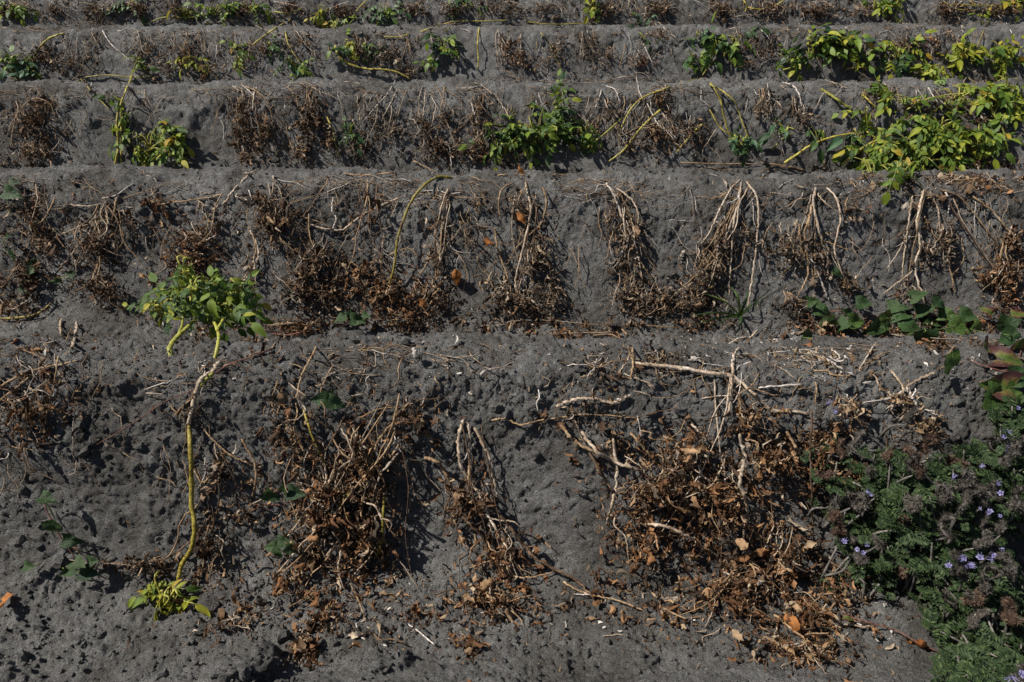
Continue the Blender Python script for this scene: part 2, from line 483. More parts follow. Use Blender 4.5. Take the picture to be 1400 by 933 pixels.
WEED = {'deep': weed_leaf_mat('weed_leaf_dark', (.018, .04, .013), (.038, .075, .022), (.085, .065, .032)),
        'green': weed_leaf_mat('weed_leaf_green', (.045, .085, .018), (.085, .14, .03), (.16, .13, .04))}
HEART_MESH = {k: [mesh_from('heart_leaf', V, F, WEED[k]) for V, F in HEARTS] for k in ('deep', 'green')}

def red_leaf_mat():
    m, nt, b = mat('leaf_turning_red', .5, .35)
    n = noise(nt, 5.5, 4, .65)
    tc = nt.nodes.new('ShaderNodeTexCoord'); sx = nt.nodes.new('ShaderNodeSeparateXYZ'); nt.links.new(tc.outputs['Object'], sx.inputs[0])
    f = math_node(nt, 'ADD', math_node(nt, 'MULTIPLY', math_node(nt, 'ABSOLUTE', sx.outputs['X'], None), 1.3), math_node(nt, 'MULTIPLY', n, .75))
    c = ramp(nt, [(.42, (.075, .12, .025)), (.56, (.16, .13, .035)), (.68, (.10, .042, .032)), (.85, (.065, .024, .026))], f)
    nt.links.new(c, b.inputs['Base Color']); two_sided(nt, b, c, .3); return m
RED = red_leaf_mat()
HEART_MESH['red'] = [mesh_from('heart_leaf', V, F, RED) for V, F in HEARTS]

def frame(pos, fwd, nor):
    f = Vector(fwd).normalized(); n = Vector(nor); n = n - f * n.dot(f)
    if n.length < 1e-4: n = f.orthogonal()
    n.normalize(); s = f.cross(n)
    M = Matrix((s, f, n)).transposed().to_4x4(); M.translation = pos
    return M

def rvec(r): return Vector((r.gauss(0, 1), r.gauss(0, 1), r.gauss(0, 1)))
DOWN = Vector((0, -.67, -.74)); UPN = Vector((0, -.6, .8))

# ------------------------------------------------------------------ builders of plants
def stem_points(pts, lift=0.012, Y=None, precise=False, r=rng):
    out = []; n = len(pts)
    H = [hit(q[0], q[1], q[2] if len(q) > 2 else Y) for q in pts]
    if len(pts[0]) > 2: return [h[0] for h in H]
    dv = disp(np.array([h[0].x for h in H]), np.array([h[0].y for h in H])) if precise and Y is None else [.003] * n
    for i, (p, d) in enumerate(H):
        l = 0.0
        if Y is None:
            dd = float(dv[i])
            u = i / max(1, n - 1); l = .004 + max(-.004, dd * 1.25) + lift * math.sin(math.pi * min(1, .15 + u * .75)) * r.uniform(.6, 1.2)
        out.append(p - d * l)
    return out

def add_stem(root, pts, rad, kind, lift=.012, taper=.7, Y=None, r=rng, name='stem'):
    if Y is None and len(pts) < 7 and len(pts[0]) == 2: pts = [(v.x, v.y) for v in catmull([Vector((a, b, 0)) for a, b in pts], 2)]
    P = stem_points(pts, lift, Y, True, r=r)
    rad = rad * .001
    rad *= .74 if kind in ('pale', 'white', 'tan', 'brown', 'dark') else .84
    V, F = tube([p - root.location for p in P], rad, rad * taper, 7, 5, .35, r, rad * (.28 if kind in ('pale', 'white', 'tan', 'brown') else .1), .72)
    return part(name, mesh_from(name, V, F, STEM[kind]), root)

def dry_plant(label, rootpx, masses=(), stems=(), strands=10, big=18, tone='umber', seed=0, strand_kinds=('tan', 'brown', 'pale'),
              pile=.05, scale=1.0, name='withered_potato_plant', cat='potato plant', group='withered potato plants', srad=1.6):
    r = random.Random(seed * 13 + 5)
    p, d = hit(*rootpx)
    root = thing(name, p, label, cat, group)
    for st in stems:
        add_stem(root, st[0], st[1], st[2], *(st[3:] if len(st) > 3 else ()), r=r)
    tones = [tone] * 5 + ['umber', 'grey', 'tan', 'umber']
    soups = {}
    for (cx, cy, rx, ry, n) in masses:
        n = int(n * 2.1)
        th = [r.uniform(0, 2 * math.pi) for _ in range(n)]; rr = [min(1.7, abs(r.gauss(0, .72)) + .12 * r.random()) for _ in range(n)]
        xs = [cx + rx * a * math.cos(t) for a, t in zip(rr, th)]; ys = [cy + ry * a * math.sin(t) for a, t in zip(rr, th)]
        P, D = hit_many(xs, ys)
        nb = 0
        gap = perlin(np.array(xs) / 17, np.array(ys) / 22, 300 + seed)
        for i in range(n):
            if gap[i] < -.12 and r.random() < .8: continue
            h = .8 * pile * max(0.06, 1 - rr[i] ** 2) * r.random() ** 1.3 + .008
            pos = Vector(P[i]) - Vector(D[i]) * h - p
            fwd = DOWN + rvec(r) * .8; nor = UPN + rvec(r) * .9
            M = frame(pos, fwd, nor)
            s = scale * r.uniform(.55, 1.2)
            if nb < big * n / max(1, sum(m[4] for m in masses)) and h > pile * .18:
                nb += 1
                k = r.choice(tones)
                part('dried_leaf', r.choice(DRYMESH[k]), root, M @ Matrix.Scale(s * .95, 4))
            else:
                k = r.choice(tones)
                V, F = r.choice(CURL + CURL + FLAKE[:6] + BIT + BIT)
                soups.setdefault(k, Soup()).add(V, F, M @ Matrix.Scale(s, 4))
    for k, s in soups.items():
        part('shrivelled_leaves', s.mesh('shrivelled_leaves', DRY[k]), root, kind='stuff')
    # hanging strands from the root down into the mass
    ms = list(masses)
    if ms:
        fine = {}
        for i in range(int(strands * 1.7)):
            cx, cy, rx, ry, n = r.choices(ms, [m[4] for m in ms])[0]
            tx = cx + rx * r.gauss(0, .65); ty = cy + ry * r.uniform(-.3, 1.0)
            sx = rootpx[0] + r.gauss(0, .22) * rx; sy = rootpx[1] + r.uniform(-2, 10)
            if r.random() < (.86 if strands < 30 else .95): sx = cx + rx * r.gauss(0, .4); sy = cy - ry * r.uniform(.2, .9)
            pts = []
            bow = r.gauss(0, .12)
            for k in range(5):
                u = k / 4
                pts.append((sx + (tx - sx) * u ** 1.2 + bow * math.sin(math.pi * u) * rx + r.gauss(0, .09) * rx, sy + (ty - sy) * u + r.gauss(0, .05) * ry))
            P = stem_points(pts, r.uniform(.008, .035) * min(1.6, pile / .05), r=r)
            rad = srad * .001 * r.uniform(.55, 1.6)
            kind = r.choice(strand_kinds)
            V, F = tube([q - p for q in P], rad, rad * .5, 4, 4, .3, r, rad * .5)
            if rad > .0021 * (1 if srad >= 1.5 else 1.1):
                part('stem', mesh_from('stem', V, F, STEM[kind]), root)
            else:
                fine.setdefault(kind, Soup()).add(V, F)
        for k, s in fine.items():
            part('dried_strands', s.mesh('dried_strands', STEM[k]), root, kind='stuff')
    return root

def compound_leaf(parent, pos, fwd, nor, size, tone, r, pairs=3, split=True, tones=None):
    """potato leaf: arched midrib with leaflets in pairs and one at the tip"""
    M = frame(pos, fwd, nor)
    bend = r.uniform(.15, .6)
    C = [Vector((0, size * u, size * (.12 * u - bend * u * u * .6))) for u in (0, .35, .7, 1.0)]
    V, F = tube(C, size * .018, size * .009, 5, 3, 0, r)
    lf = part('leaf', None, parent, M) if False else None
    S = Soup(); S.add(V, F)
    spots = []
    for i in range(pairs):
        u = .28 + .62 * i / max(1, pairs)
        for sgn in (-1, 1):
            if r.random() < .08: continue
            spots.append((u, sgn, size * r.uniform(.30, .42) * (.75 + .3 * u)))
    spots.append((1.0, 0, size * r.uniform(.42, .55)))
    mats = []
    for u, sgn, ls in spots:
        q = Vector((0, size * u, size * (.12 * u - bend * u * u * .6)))
        dr = Vector((sgn * 1.0, .75 if sgn else 1, -.25 - bend * u * (0.4 if sgn else 1.1) + r.gauss(0, .18)))
        n = Vector((sgn * -.1, .25 * u, 1)) + rvec(r) * .22
        mats.append(frame(q, dr, n) @ Matrix.Scale(ls, 4))
    if split:
        lf = part('leaf', S.mesh('leaf', STEM['green' if tone != 'yellow' else 'lime']), parent, M)
        for m in mats:
            part('leaflet', r.choice(LEAFLET_MESH[r.choice(tones or [tone])]), lf, m)
    else:
        S = Soup()
        for m in mats: S.add(*r.choice(LEAFLETS), m)
        lf = part('leaf', S.mesh('leaf', GREEN[r.choice(tones or [tone])]), parent, M)
    return lf

def green_plant(label, rootpx, clumps, stems=(), tone='green', size=.09, seed=0, Y=None, split=True, tones=None, rootY=None,
                height=.09, name='potato_plant', cat='potato plant', group='green potato plants', pairs=3, petiole='lime', dry=0):
    """clumps: (cx, cy, rx, ry, leaves) in photo pixels"""
    r = random.Random(seed * 31 + 9)
    p, d = hit(rootpx[0], rootpx[1], rootY)
    root = thing(name, p, label, cat, group)
    for st in stems: add_stem(root, st[0], st[1], st[2], *(st[3:] if len(st) > 3 else ()), r=r)
    for ci, (cx, cy, rx, ry, n) in enumerate(clumps):
        c, dc = hit(cx, cy + ry * .5, Y)
        S = Soup()
        for i in range(n):
            a = r.uniform(0, 2 * math.pi); q = math.sqrt(r.random())
            x = cx + rx * q * math.cos(a); y = cy + ry * q * math.sin(a)
            h, dd = hit(x, y, None if Y is None else Y + r.uniform(-.06, .06))
            lift = (height * (1 - .7 * q * q) * r.uniform(.25, 1.0)) if Y is None else r.uniform(-.03, .05)
            pos = h - dd * lift
            out = Vector((math.cos(a) * .8, -.35 - .2 * r.random(), -math.sin(a) * .5)) + rvec(r) * .35
            nor = Vector((-.15, -.25, 1)) + rvec(r) * .3
            s = size * r.uniform(.7, 1.2)
            bpos = pos - out.normalized() * s * .55
            compound_leaf(root, bpos - p, out, nor, s, tone, r, pairs, split, tones)
            mid = (c + bpos) / 2 + Vector((0, 0, .02)) + rvec(r) * .01
            V, F = tube([c - p + rvec(r) * .008, mid - p, bpos - p], .0032, .0018, 5, 4, 0, r)
            S.add(V, F)
        part('leaf_stalks', S.mesh('leaf_stalks', STEM[petiole]), root)
        if dry:
            P, D = hit_many([cx + rx * r.gauss(0, .5) for _ in range(dry)], [cy + ry * r.uniform(-.2, 1) for _ in range(dry)])
            D2 = Soup()
            for i in range(dry):
                V, F = r.choice(CURL + FLAKE[:4]); D2.add(V, F, frame(Vector(P[i]) - Vector(D[i]) * r.uniform(.004, .03) - p, DOWN + rvec(r) * .6, UPN + rvec(r) * .6))
            part('dried_leaves', D2.mesh('dried_leaves', DRY['umber']), root, kind='stuff')
    return root

def heart_weed(label, rootpx, leaves, seed=0, trail=None, kind='green', Y=None, name='heart_leaved_weed', cat='weed', group='heart leaved weeds'):
    """leaves: (px, py, size in m, tone[, facing angle])"""
    r = random.Random(seed * 17 + 3)
    p, d = hit(rootpx[0], rootpx[1], Y); root = thing(name, p, label, cat, group)
    if trail: add_stem(root, trail, 2.0, 'red', .02, .6, r=r)
    for lf in leaves:
        x, y, s, tone = lf[:4]; hs = 1.0 if tone == 'red' else (1.22 if seed in (1, 4) else 1.1)
        h, dd = hit(x, y, Y); pos = h - dd * r.uniform(.03, .06)
        a = lf[4] if len(lf) > 4 else r.uniform(-math.pi, math.pi)
        fwd = Vector((math.cos(a), -.25, math.sin(a) * .6 - .1)) + rvec(r) * .15
        nor = Vector((-.1, -.55, .85)) + rvec(r) * .25
        M = frame(pos - p - fwd.normalized() * s * .5, fwd, nor)
        part('heart_leaf', r.choice(HEART_MESH[tone]), root, M @ Matrix.Scale(s * hs, 4))
        b = M.translation
        g, _ = hit(x + r.uniform(-8, 8), y + r.uniform(4, 14), Y); g = g - p
        V, F = tube([g * .7, (g * .5 + b * .5) + Vector((0, 0, .01)), b], .0016, .0012, 5, 4, 0, r)
        part('leaf_stalk', mesh_from('leaf_stalk', V, F, STEM['red' if tone == 'red' else 'green']), root)
    return root
#@@GROUND
# ------------------------------------------------------------------ ground: ridged field, one sheet
def build_ground():
    ys = [-4.0]
    while ys[-1] < 60:
        y = ys[-1]
        if y < -.6: st = .12
        elif y < .42: st = .03
        elif y < 4.9:
            z = abs(float(np.interp(y + .004, _ty, _tz) - np.interp(y, _ty, _tz))) / .004
            st = (.0046 + .0030 * max(0, y - 1.2)) / math.sqrt(1 + z * z)
        elif y < 8: st = .03
        elif y < 14: st = .08
        else: st = .225
        ys.append(y + st)
    ys = np.array(ys)
    NU = 780
    u = np.linspace(-1, 1, NU + 1)
    w = 1.0 + .58 * np.clip(ys, .4, 4.9)
    X = w[:, None] * u[None, :]
    ext = np.array([.03, .07, .13, .22, .35, .55, .9, 1.4, 2.2, 3.5, 6, 10, 17, 28, 48])
    X = np.concatenate([X[:, :1] - ext[::-1][None, :], X, X[:, -1:] + ext[None, :]], 1)
    Y = np.repeat(ys[:, None], X.shape[1], 1)
    Z = z0(X, Y)
    gy = np.gradient(Z, axis=0) / np.gradient(Y, axis=0); gx = np.gradient(Z, axis=1) / np.gradient(X, axis=1)
    N = np.stack([-gx, -gy, np.ones_like(gx)], -1); N /= np.linalg.norm(N, axis=-1, keepdims=True)
    P = np.stack([X, Y, Z], -1) + N * disp(X, Y)[..., None]
    h, wd = X.shape
    idx = np.arange(h * wd).reshape(h, wd)
    Q = np.stack([idx[:-1, :-1], idx[:-1, 1:], idx[1:, 1:], idx[1:, :-1]], -1).reshape(-1, 4)
    me = mesh_np('ground', P.reshape(-1, 3), Q, SOIL)
    o = bpy.data.objects.new('ground', me); o['kind'] = 'structure'
    o['label'] = 'dry grey soil thrown up into long parallel potato ridges'
    COL.objects.link(o); print('ground', h, wd, h * wd)
    return o
GROUND = build_ground()

def clod_mesh(r, sub):
    import bmesh
    bm = bmesh.new(); bmesh.ops.create_icosphere(bm, subdivisions=max(1, sub), radius=1)
    ax = Vector((r.uniform(.8, 1.2), r.uniform(.8, 1.2), r.uniform(.6, .9)))
    cuts = [(rvec(r).normalized(), r.uniform(.38, .8)) for _ in range(10)]
    for v in bm.verts:
        c = v.co.copy()
        for n, dd in cuts:
            e = c.dot(n) - dd
            if e > 0: c -= n * e * .95
        c += c.normalized() * r.gauss(0, .075)
        v.co = Vector((c.x * ax.x, c.y * ax.y, c.z * ax.z))
    me = bpy.data.meshes.new('soil_clod'); bm.to_mesh(me); bm.free()
    me.materials.append(SOIL)
    return me
cr = random.Random(3)
CLODS = [clod_mesh(cr, 2) for _ in range(10)]
CLODS_S = [clod_mesh(cr, 0) for _ in range(8)]
def clod_spot(px, py):
    p, d = hit(px, py)
    P, N = base(np.array([p.x]), np.array([p.y])); dd = float(disp(np.array([p.x]), np.array([p.y]))[0])
    return Vector(P[0]) + Vector(N[0]) * dd
spots = []
while len(spots) < 290:      # lumps lie on the crests and gather in the furrow bottoms
    z = cr.random()
    if z < .42: x, y = cr.uniform(-20, 1200), cr.uniform(455, 640)
    elif z < .74: x, y = cr.uniform(-20, 1250), cr.uniform(800, 933)
    elif z < .88: x, y = cr.uniform(0, 1400), cr.uniform(230, 330)
    else: x, y = cr.uniform(-20, 420), cr.uniform(500, 800)
    spots.append((x, y))
for x, y in spots:
    p = clod_spot(x, y)
    s = cr.choice((.007, .008, .009, .010, .012, .014, .019)) * (1.1 if y > 440 else 1.2)
    M = Matrix.Translation(p - Vector((0, 0, s * .1))) @ Euler((cr.uniform(0, 6), cr.uniform(0, 6), cr.uniform(0, 6))).to_matrix().to_4x4() @ Matrix.Scale(s, 4)
    part('soil_clod', cr.choice(CLODS), GROUND, M)
for x, y, s in ((112, 578, .026), (80, 560, .022), (378, 582, .018), (555, 470, .02), (880, 548, .022), (735, 625, .02), (455, 600, .018), (890, 560, .024),
                (285, 830, .025), (930, 560, .02)):
    p = clod_spot(x, y)
    part('soil_clod', cr.choice(CLODS), GROUND, Matrix.Translation(p) @ Euler((cr.uniform(0, 6), cr.uniform(0, 6), cr.uniform(0, 6))).to_matrix().to_4x4() @ Matrix.Scale(s, 4))

def scatter_small():
    """crumbs of soil too small to pick apart"""
    n = 8500
    xs = nrg.uniform(-40, 1440, n); ys = np.where(nrg.random(n) < .45, nrg.uniform(450, 940, n), np.where(nrg.random(n) < .5, nrg.uniform(790, 945, n), nrg.uniform(215, 560, n)))
    P, D = hit_many(xs, ys)
    B, N = base(P[:, 0], P[:, 1]); B = B + N * disp(P[:, 0], P[:, 1])[:, None]
    protos = []
    for m in CLODS_S:
        v = np.array([tuple(q.co) for q in m.vertices]); f = np.array([tuple(q.vertices) for q in m.polygons]); protos.append((v, f))
    VV = []; FF = []; o = 0
    for i in range(n):
        v, f = protos[i % len(protos)]
        s = .0018 + .0062 * nrg.random() ** 3
        a = nrg.uniform(0, 6.28); c, sn = math.cos(a), math.sin(a)
        R = np.array([[c, -sn, 0], [sn, c, 0], [0, 0, 1]])
        VV.append(v @ R.T * s + B[i]); FF.append(f + o); o += len(v)
    me = mesh_np('soil_crumbs', np.concatenate(VV), np.concatenate(FF), SOIL)
    part('soil_crumbs', me, GROUND, kind='stuff')
scatter_small()

def litter():
    """chaff: small bits of dead leaf and stalk over crests and furrows"""
    r = random.Random(77)
    sets = {'grey': Soup(), 'umber': Soup(), 'white': Soup(), 'tan': Soup(), 'rust': Soup()}
    n = 6500; xs = []; ys = []
    for i in range(n):
        z = r.random()
        if z < .25: x, y = r.uniform(0, 1400), r.gauss(490, 35)
        elif z < .45: x, y = r.uniform(0, 1400), r.gauss(250, 20)
        elif z < .60: x, y = r.uniform(0, 1400), r.gauss(118, 10)
        elif z < .70: x, y = r.uniform(0, 1400), r.gauss(40, 7)
        elif z < .85: x, y = r.uniform(250, 1250), r.gauss(840, 30)
        else: x, y = r.uniform(0, 1400), r.choice((r.uniform(20, 225), r.uniform(130, 225), r.uniform(300, 445), r.uniform(0, 900)))
        xs.append(x); ys.append(y)
    P, D = hit_many(xs, ys)
    B, N = base(P[:, 0], P[:, 1]); B = B + N * (disp(P[:, 0], P[:, 1])[:, None] + .002)
    for i in range(n):
        k = r.choices(['grey', 'umber', 'white', 'tan', 'rust'], [4, 3.5, 1.6, 3, 2])[0]
        V, F = r.choice(BIT + BIT + CURL[:8])
        nor = Vector(N[i]) + rvec(r) * .3
        sets[k].add(V, F, frame(Vector(B[i]), rvec(r), nor) @ Matrix.Scale(r.uniform(.3, 1.2), 4))
    for k, s in sets.items():
        o = part('plant_litter', s.mesh('plant_litter', DRY[k]), None, kind='stuff')
        o['label'] = {'grey': 'grey brown chaff strewn over the soil', 'umber': 'dark brown leaf crumbs strewn over the soil', 'white': 'bleached white leaf scraps strewn over the soil',
                      'tan': 'tan stalk scraps strewn over the soil', 'rust': 'rust brown leaf scraps strewn over the soil'}[k]
        o['category'] = 'litter'
litter()
#@@PLANTS
# ------------------------------------------------------------------ withered potato plants
# (label, root pixel, leaf masses (cx, cy, rx, ry, n), traced stems (pixels, radius mm, colour[, lift]), strands, big leaves, tone)
D = dry_plant
# --- ridge with the purple flowered clump at its end
D('big rust brown withered potato heap spilling to the furrow beside the three pale stems', (545, 545),
  [(440, 700, 75, 110, 420), (500, 640, 45, 70, 170), (500, 740, 55, 75, 260), (400, 790, 55, 40, 90), (560, 570, 45, 28, 50), (400, 600, 50, 60, 70)],
  [([(560, 550), (520, 600), (500, 640), (470, 690)], 4.5, 'tan', .03), ([(545, 620), (520, 650), (508, 690), (500, 715)], 4, 'pale', .04),
   ([(503, 648), (485, 665), (465, 690), (452, 720)], 4, 'olive', .035), ([(526, 665), (524, 700), (522, 740), (512, 765)], 3.6, 'olive', .05),
   ([(437, 462), (425, 490), (412, 515), (405, 545)], 3.6, 'tan', .02), ([(470, 570), (455, 600), (430, 640), (405, 680)], 3, 'brown', .03),
   ([(415, 560), (428, 600), (445, 640), (452, 690)], 3, 'olive', .03), ([(330, 600), (350, 640), (345, 680)], 4, 'tan', .02), ([(360, 640), (325, 628), (300, 610), (275, 583)], 3, 'tan', .012)],
  34, 120, 'rust', 1, pile=.085)
D('withered potato plant with three pale upright stems over bare grey soil, dark stems trailing below', (637, 574),
  [(650, 690, 30, 55, 60), (685, 760, 48, 45, 130), (670, 820, 60, 34, 150), (625, 690, 22, 45, 60), (640, 880, 22, 40, 50)],
  [([(634, 574), (627, 605), (632, 640), (655, 675), (668, 705), (672, 730)], 5.5, 'pale', .02), ([(640, 578), (643, 610), (644, 650)], 4.5, 'pale', .018),
   ([(648, 585), (668, 622), (674, 650), (680, 678)], 5, 'pale', .022), ([(580, 625), (598, 632), (612, 652), (618, 672)], 5.5, 'tan', .03),
   ([(618, 672), (632, 705), (660, 735), (668, 765)], 5, 'brown', .03), ([(655, 670), (690, 712), (715, 745), (740, 768), (790, 795), (812, 820)], 5, 'brown', .028),
   ([(665, 702), (685, 735), (697, 760), (694, 780)], 4, 'pale', .03), ([(655, 705), (685, 712), (705, 715), (720, 735)], 2.6, 'pale', .03),
   ([(672, 755), (690, 782), (720, 790), (760, 782)], 3, 'tan', .02)],
  16, 60, 'rust', 2, pile=.05)
D('large rust brown withered potato heap with a thick pale stem lying across the ridge top', (1000, 512),
  [(900, 665, 85, 60, 330), (990, 700, 85, 85, 420), (1010, 800, 85, 60, 330), (880, 745, 50, 60, 130), (1060, 625, 65, 45, 170), (1030, 570, 50, 28, 80), (940, 610, 50, 35, 90), (1075, 760, 40, 60, 120)],
  [([(868, 496), (930, 503), (975, 510), (1005, 516), (1032, 540), (1058, 560), (1115, 566)], 6.0, 'pale', .022), ([(1002, 512), (1004, 485), (1018, 470), (1036, 452)], 5.5, 'pale', .015),
   ([(1000, 515), (999, 545), (994, 575)], 4.5, 'pale', .018), ([(1010, 535), (1014, 565), (1015, 590)], 4, 'tan', .02),
   ([(1011, 594), (1018, 625), (1012, 660), (1022, 695), (1016, 740)], 6.5, 'pale', .07), ([(765, 578), (778, 596), (800, 612), (850, 636)], 5.5, 'tan', .03),
   ([(795, 590), (818, 618), (858, 638), (885, 645)], 6, 'pale', .05), ([(838, 600), (844, 650), (836, 690), (829, 718)], 5, 'pale', .05),
   ([(862, 592), (880, 612), (900, 636)], 4.5, 'tan', .04), ([(882, 716), (915, 722), (950, 738)], 5, 'pale', .07), ([(805, 618), (830, 660), (845, 680)], 4.5, 'brown', .05),
   ([(1075, 590), (1087, 610), (1096, 622)], 5, 'tan', .04), ([(945, 580), (958, 592), (967, 598)], 4, 'pale', .03)],
  40, 230, 'rust', 3, pile=.10)
D('withered potato plant hanging in a dark brown wad beside the purple flowered clump', (1130, 575),
  [(1130, 610, 40, 42, 170), (1165, 650, 25, 30, 60), (1110, 840, 60, 40, 120), (1150, 800, 40, 40, 110), (1120, 890, 65, 38, 130)],
  [([(1098, 745), (1130, 765), (1160, 785), (1180, 800)], 4.5, 'brown', .02), ([(1058, 840), (1085, 862), (1115, 882), (1145, 895)], 4, 'tan', .015), ([(1110, 560), (1108, 620), (1110, 680), (1112, 735)], 3.5, 'brown', .05)],
  12, 70, 'rust', 4, pile=.06)
D('sparse withered potato remains with pale stubs on the clod strewn ridge end', (100, 450),
  [(60, 510, 60, 35, 70), (30, 565, 40, 35, 70), (60, 470, 50, 18, 40)],
  [([(105, 440), (104, 455), (100, 470), (96, 482)], 6, 'pale', .03), ([(84, 436), (82, 450), (86, 462)], 5, 'pale', .02), ([(0, 530), (30, 512), (60, 503), (108, 493)], 4, 'tan', .012), ([(0, 548), (25, 528), (45, 512)], 4, 'tan', .01)],
  8, 24, 'rust', 5, pile=.03)
D('thin withered potato trail along the furrow beside the yellow stemmed tuft', (270, 640),
  [(285, 750, 22, 55, 80), (300, 640, 18, 40, 40), (190, 770, 75, 14, 70), (330, 850, 60, 20, 60), (260, 560, 30, 20, 16)],
  [([(140, 770), (185, 770), (230, 762), (265, 735), (290, 700)], 3.4, 'brown', .012), ([(296, 640), (300, 680), (292, 720)], 3, 'dark', .02)],
  10, 34, 'umber', 6, pile=.035)
D('crumpled brown potato leaves in a small heap on the pressed furrow floor', (425, 820), [(418, 880, 22, 32, 90), (450, 840, 40, 20, 50)],
  [([(395, 830), (430, 812), (465, 795)], 2.6, 'tan', .012)], 4, 34, 'rust', 7, pile=.04)
D('bleached curled potato leaves on thin stalks across the ridge crest', (868, 462),
  [(862, 495, 28, 28, 45), (820, 500, 30, 20, 30), (900, 490, 30, 18, 30)],
  [([(785, 459), (808, 465), (832, 475)], 3.5, 'pale', .01), ([(850, 450), (862, 465), (866, 490), (862, 520)], 4.5, 'tan', .015), ([(760, 556), (788, 546), (815, 546), (838, 551), (862, 540)], 5, 'pale', .01),
   ([(672, 575), (690, 573), (712, 581), (740, 575), (800, 567), (875, 572)], 3, 'tan', .008)],
  6, 26, 'grey', 8, strand_kinds=('pale', 'white', 'tan'), pile=.025)
D('pale forked potato stalks and curled leaves on the crest beside a lone heart leaf', (1235, 530),
  [(1235, 545, 32, 22, 40), (1165, 555, 28, 18, 40), (1265, 580, 30, 25, 50), (1190, 490, 30, 20, 20)],
  [([(1278, 509), (1255, 520), (1235, 531)], 4.5, 'pale', .012), ([(1218, 506), (1235, 531), (1226, 548), (1218, 560)], 4, 'pale', .012), ([(1240, 530), (1248, 545), (1258, 560)], 5.5, 'white', .015),
   ([(1100, 478), (1130, 492), (1145, 488)], 3, 'tan', .008), ([(1215, 640), (1212, 600), (1209, 575)], 3.5, 'brown', .02)],
  6, 30, 'tan', 9, strand_kinds=('pale', 'white', 'tan'), pile=.03)

D('bleached shrivelled leaf scraps lying over the bare crest between two stem crowns', (1110, 480), [(1130, 490, 60, 24, 50), (1060, 470, 40, 18, 36), (960, 480, 36, 16, 30)],
  [([(1100, 470), (1118, 490), (1140, 495)], 2.4, 'pale', .006), ([(1175, 505), (1190, 480), (1198, 468)], 2.4, 'pale', .006), ([(1060, 500), (1075, 508), (1088, 520)], 2, 'pale', .006)], 4, 16, 'white', 10, strand_kinds=('pale', 'white'), pile=.015, name='dried_leaf_scatter', cat='dead leaves')
D('brown dead leaf mat in the furrow under the heart leaved weeds', (1200, 455), [(1120, 445, 60, 16, 130), (1220, 448, 70, 18, 150), (1330, 445, 60, 18, 130), (1280, 465, 60, 10, 60)], [], 8, 30, 'rust', 11, pile=.025, name='dead_leaf_mat', cat='dead leaves')
D('brown dead leaf mat along the furrow foot under the bushy looping stems', (720, 445), [(720, 440, 80, 10, 110), (850, 445, 70, 10, 80), (960, 440, 60, 12, 80), (560, 440, 70, 10, 90), (430, 440, 60, 10, 70)], [], 8, 20, 'umber', 12, pile=.025, name='dead_leaf_mat', cat='dead leaves')
D('rust brown leaf and stalk scraps strewn along the furrow below the pale stems', (760, 820), [(330, 830, 70, 26, 40), (560, 840, 70, 30, 36), (760, 830, 90, 30, 45), (920, 830, 80, 30, 70), (500, 870, 60, 22, 25), (1070, 880, 80, 30, 90), (830, 800, 40, 22, 35)],
  [([(770, 795), (800, 812), (840, 820), (880, 835)], 3, 'tan', .01), ([(905, 830), (935, 845), (960, 842)], 2.6, 'tan', .01), ([(480, 800), (492, 825), (500, 850)], 2.8, 'tan', .01)], 0, 30, 'rust', 13, pile=.02, name='dead_leaf_mat', cat='dead leaves')
D('thin dead stalks and curled scraps draped between the two big brown heaps and the crest', (600, 560), [(380, 560, 60, 50, 60), (330, 690, 40, 70, 60), (570, 590, 40, 30, 40), (780, 560, 60, 30, 40), (840, 600, 40, 40, 50), (100, 560, 80, 60, 60), (250, 470, 80, 14, 40)],
  [([(780, 560), (790, 585), (800, 610)], 2.4, 'pale', .012), ([(380, 520), (372, 550), (380, 580)], 2.4, 'tan', .012), ([(455, 500), (440, 530), (436, 560)], 2.6, 'tan', .012)], 0, 20, 'umber', 14, pile=.02, name='dead_leaf_scatter', cat='dead leaves')
# --- ridge with the heart leaved weeds at its foot
D('dark tangled withered potato plant mixed with green weeds at the ridge end', (60, 250),
  [(40, 290, 45, 35, 120), (35, 380, 45, 40, 190), (60, 330, 45, 30, 90), (25, 420, 40, 18, 60)],
  [([(0, 436), (38, 433), (58, 425), (72, 412)], 5.5, 'olive', .015), ([(75, 270), (60, 300), (30, 320)], 4, 'tan', .02)], 14, 40, 'umber', 21, pile=.06)
D('dark brown withered potato plant with tan fork at its top, beside the green weeds', (150, 275),
  [(125, 330, 40, 50, 170), (140, 395, 40, 30, 100), (180, 300, 30, 30, 40)],
  [([(160, 270), (156, 290), (152, 305)], 5, 'tan', .02), ([(138, 285), (146, 298), (152, 306)], 4.5, 'tan', .02), ([(138, 350), (128, 378), (120, 392)], 4, 'tan', .03), ([(95, 280), (120, 282), (142, 278)], 3, 'pale', .012)],
  16, 36, 'umber', 22, pile=.055)
D('brown withered potato mound rising over the leafy green clump', (305, 262),
  [(262, 340, 42, 42, 260), (245, 370, 35, 20, 90), (215, 272, 35, 18, 50), (285, 300, 35, 30, 70)],
  [([(210, 281), (245, 276), (275, 272), (305, 266)], 4, 'tan', .012), ([(290, 288), (308, 276), (320, 260), (345, 236), (362, 228)], 5.5, 'pale', .015), ([(288, 292), (282, 320), (278, 335)], 4, 'tan', .03), ([(318, 232), (335, 237), (348, 235)], 5, 'pale', .01)],
  14, 50, 'rust', 23, pile=.06)
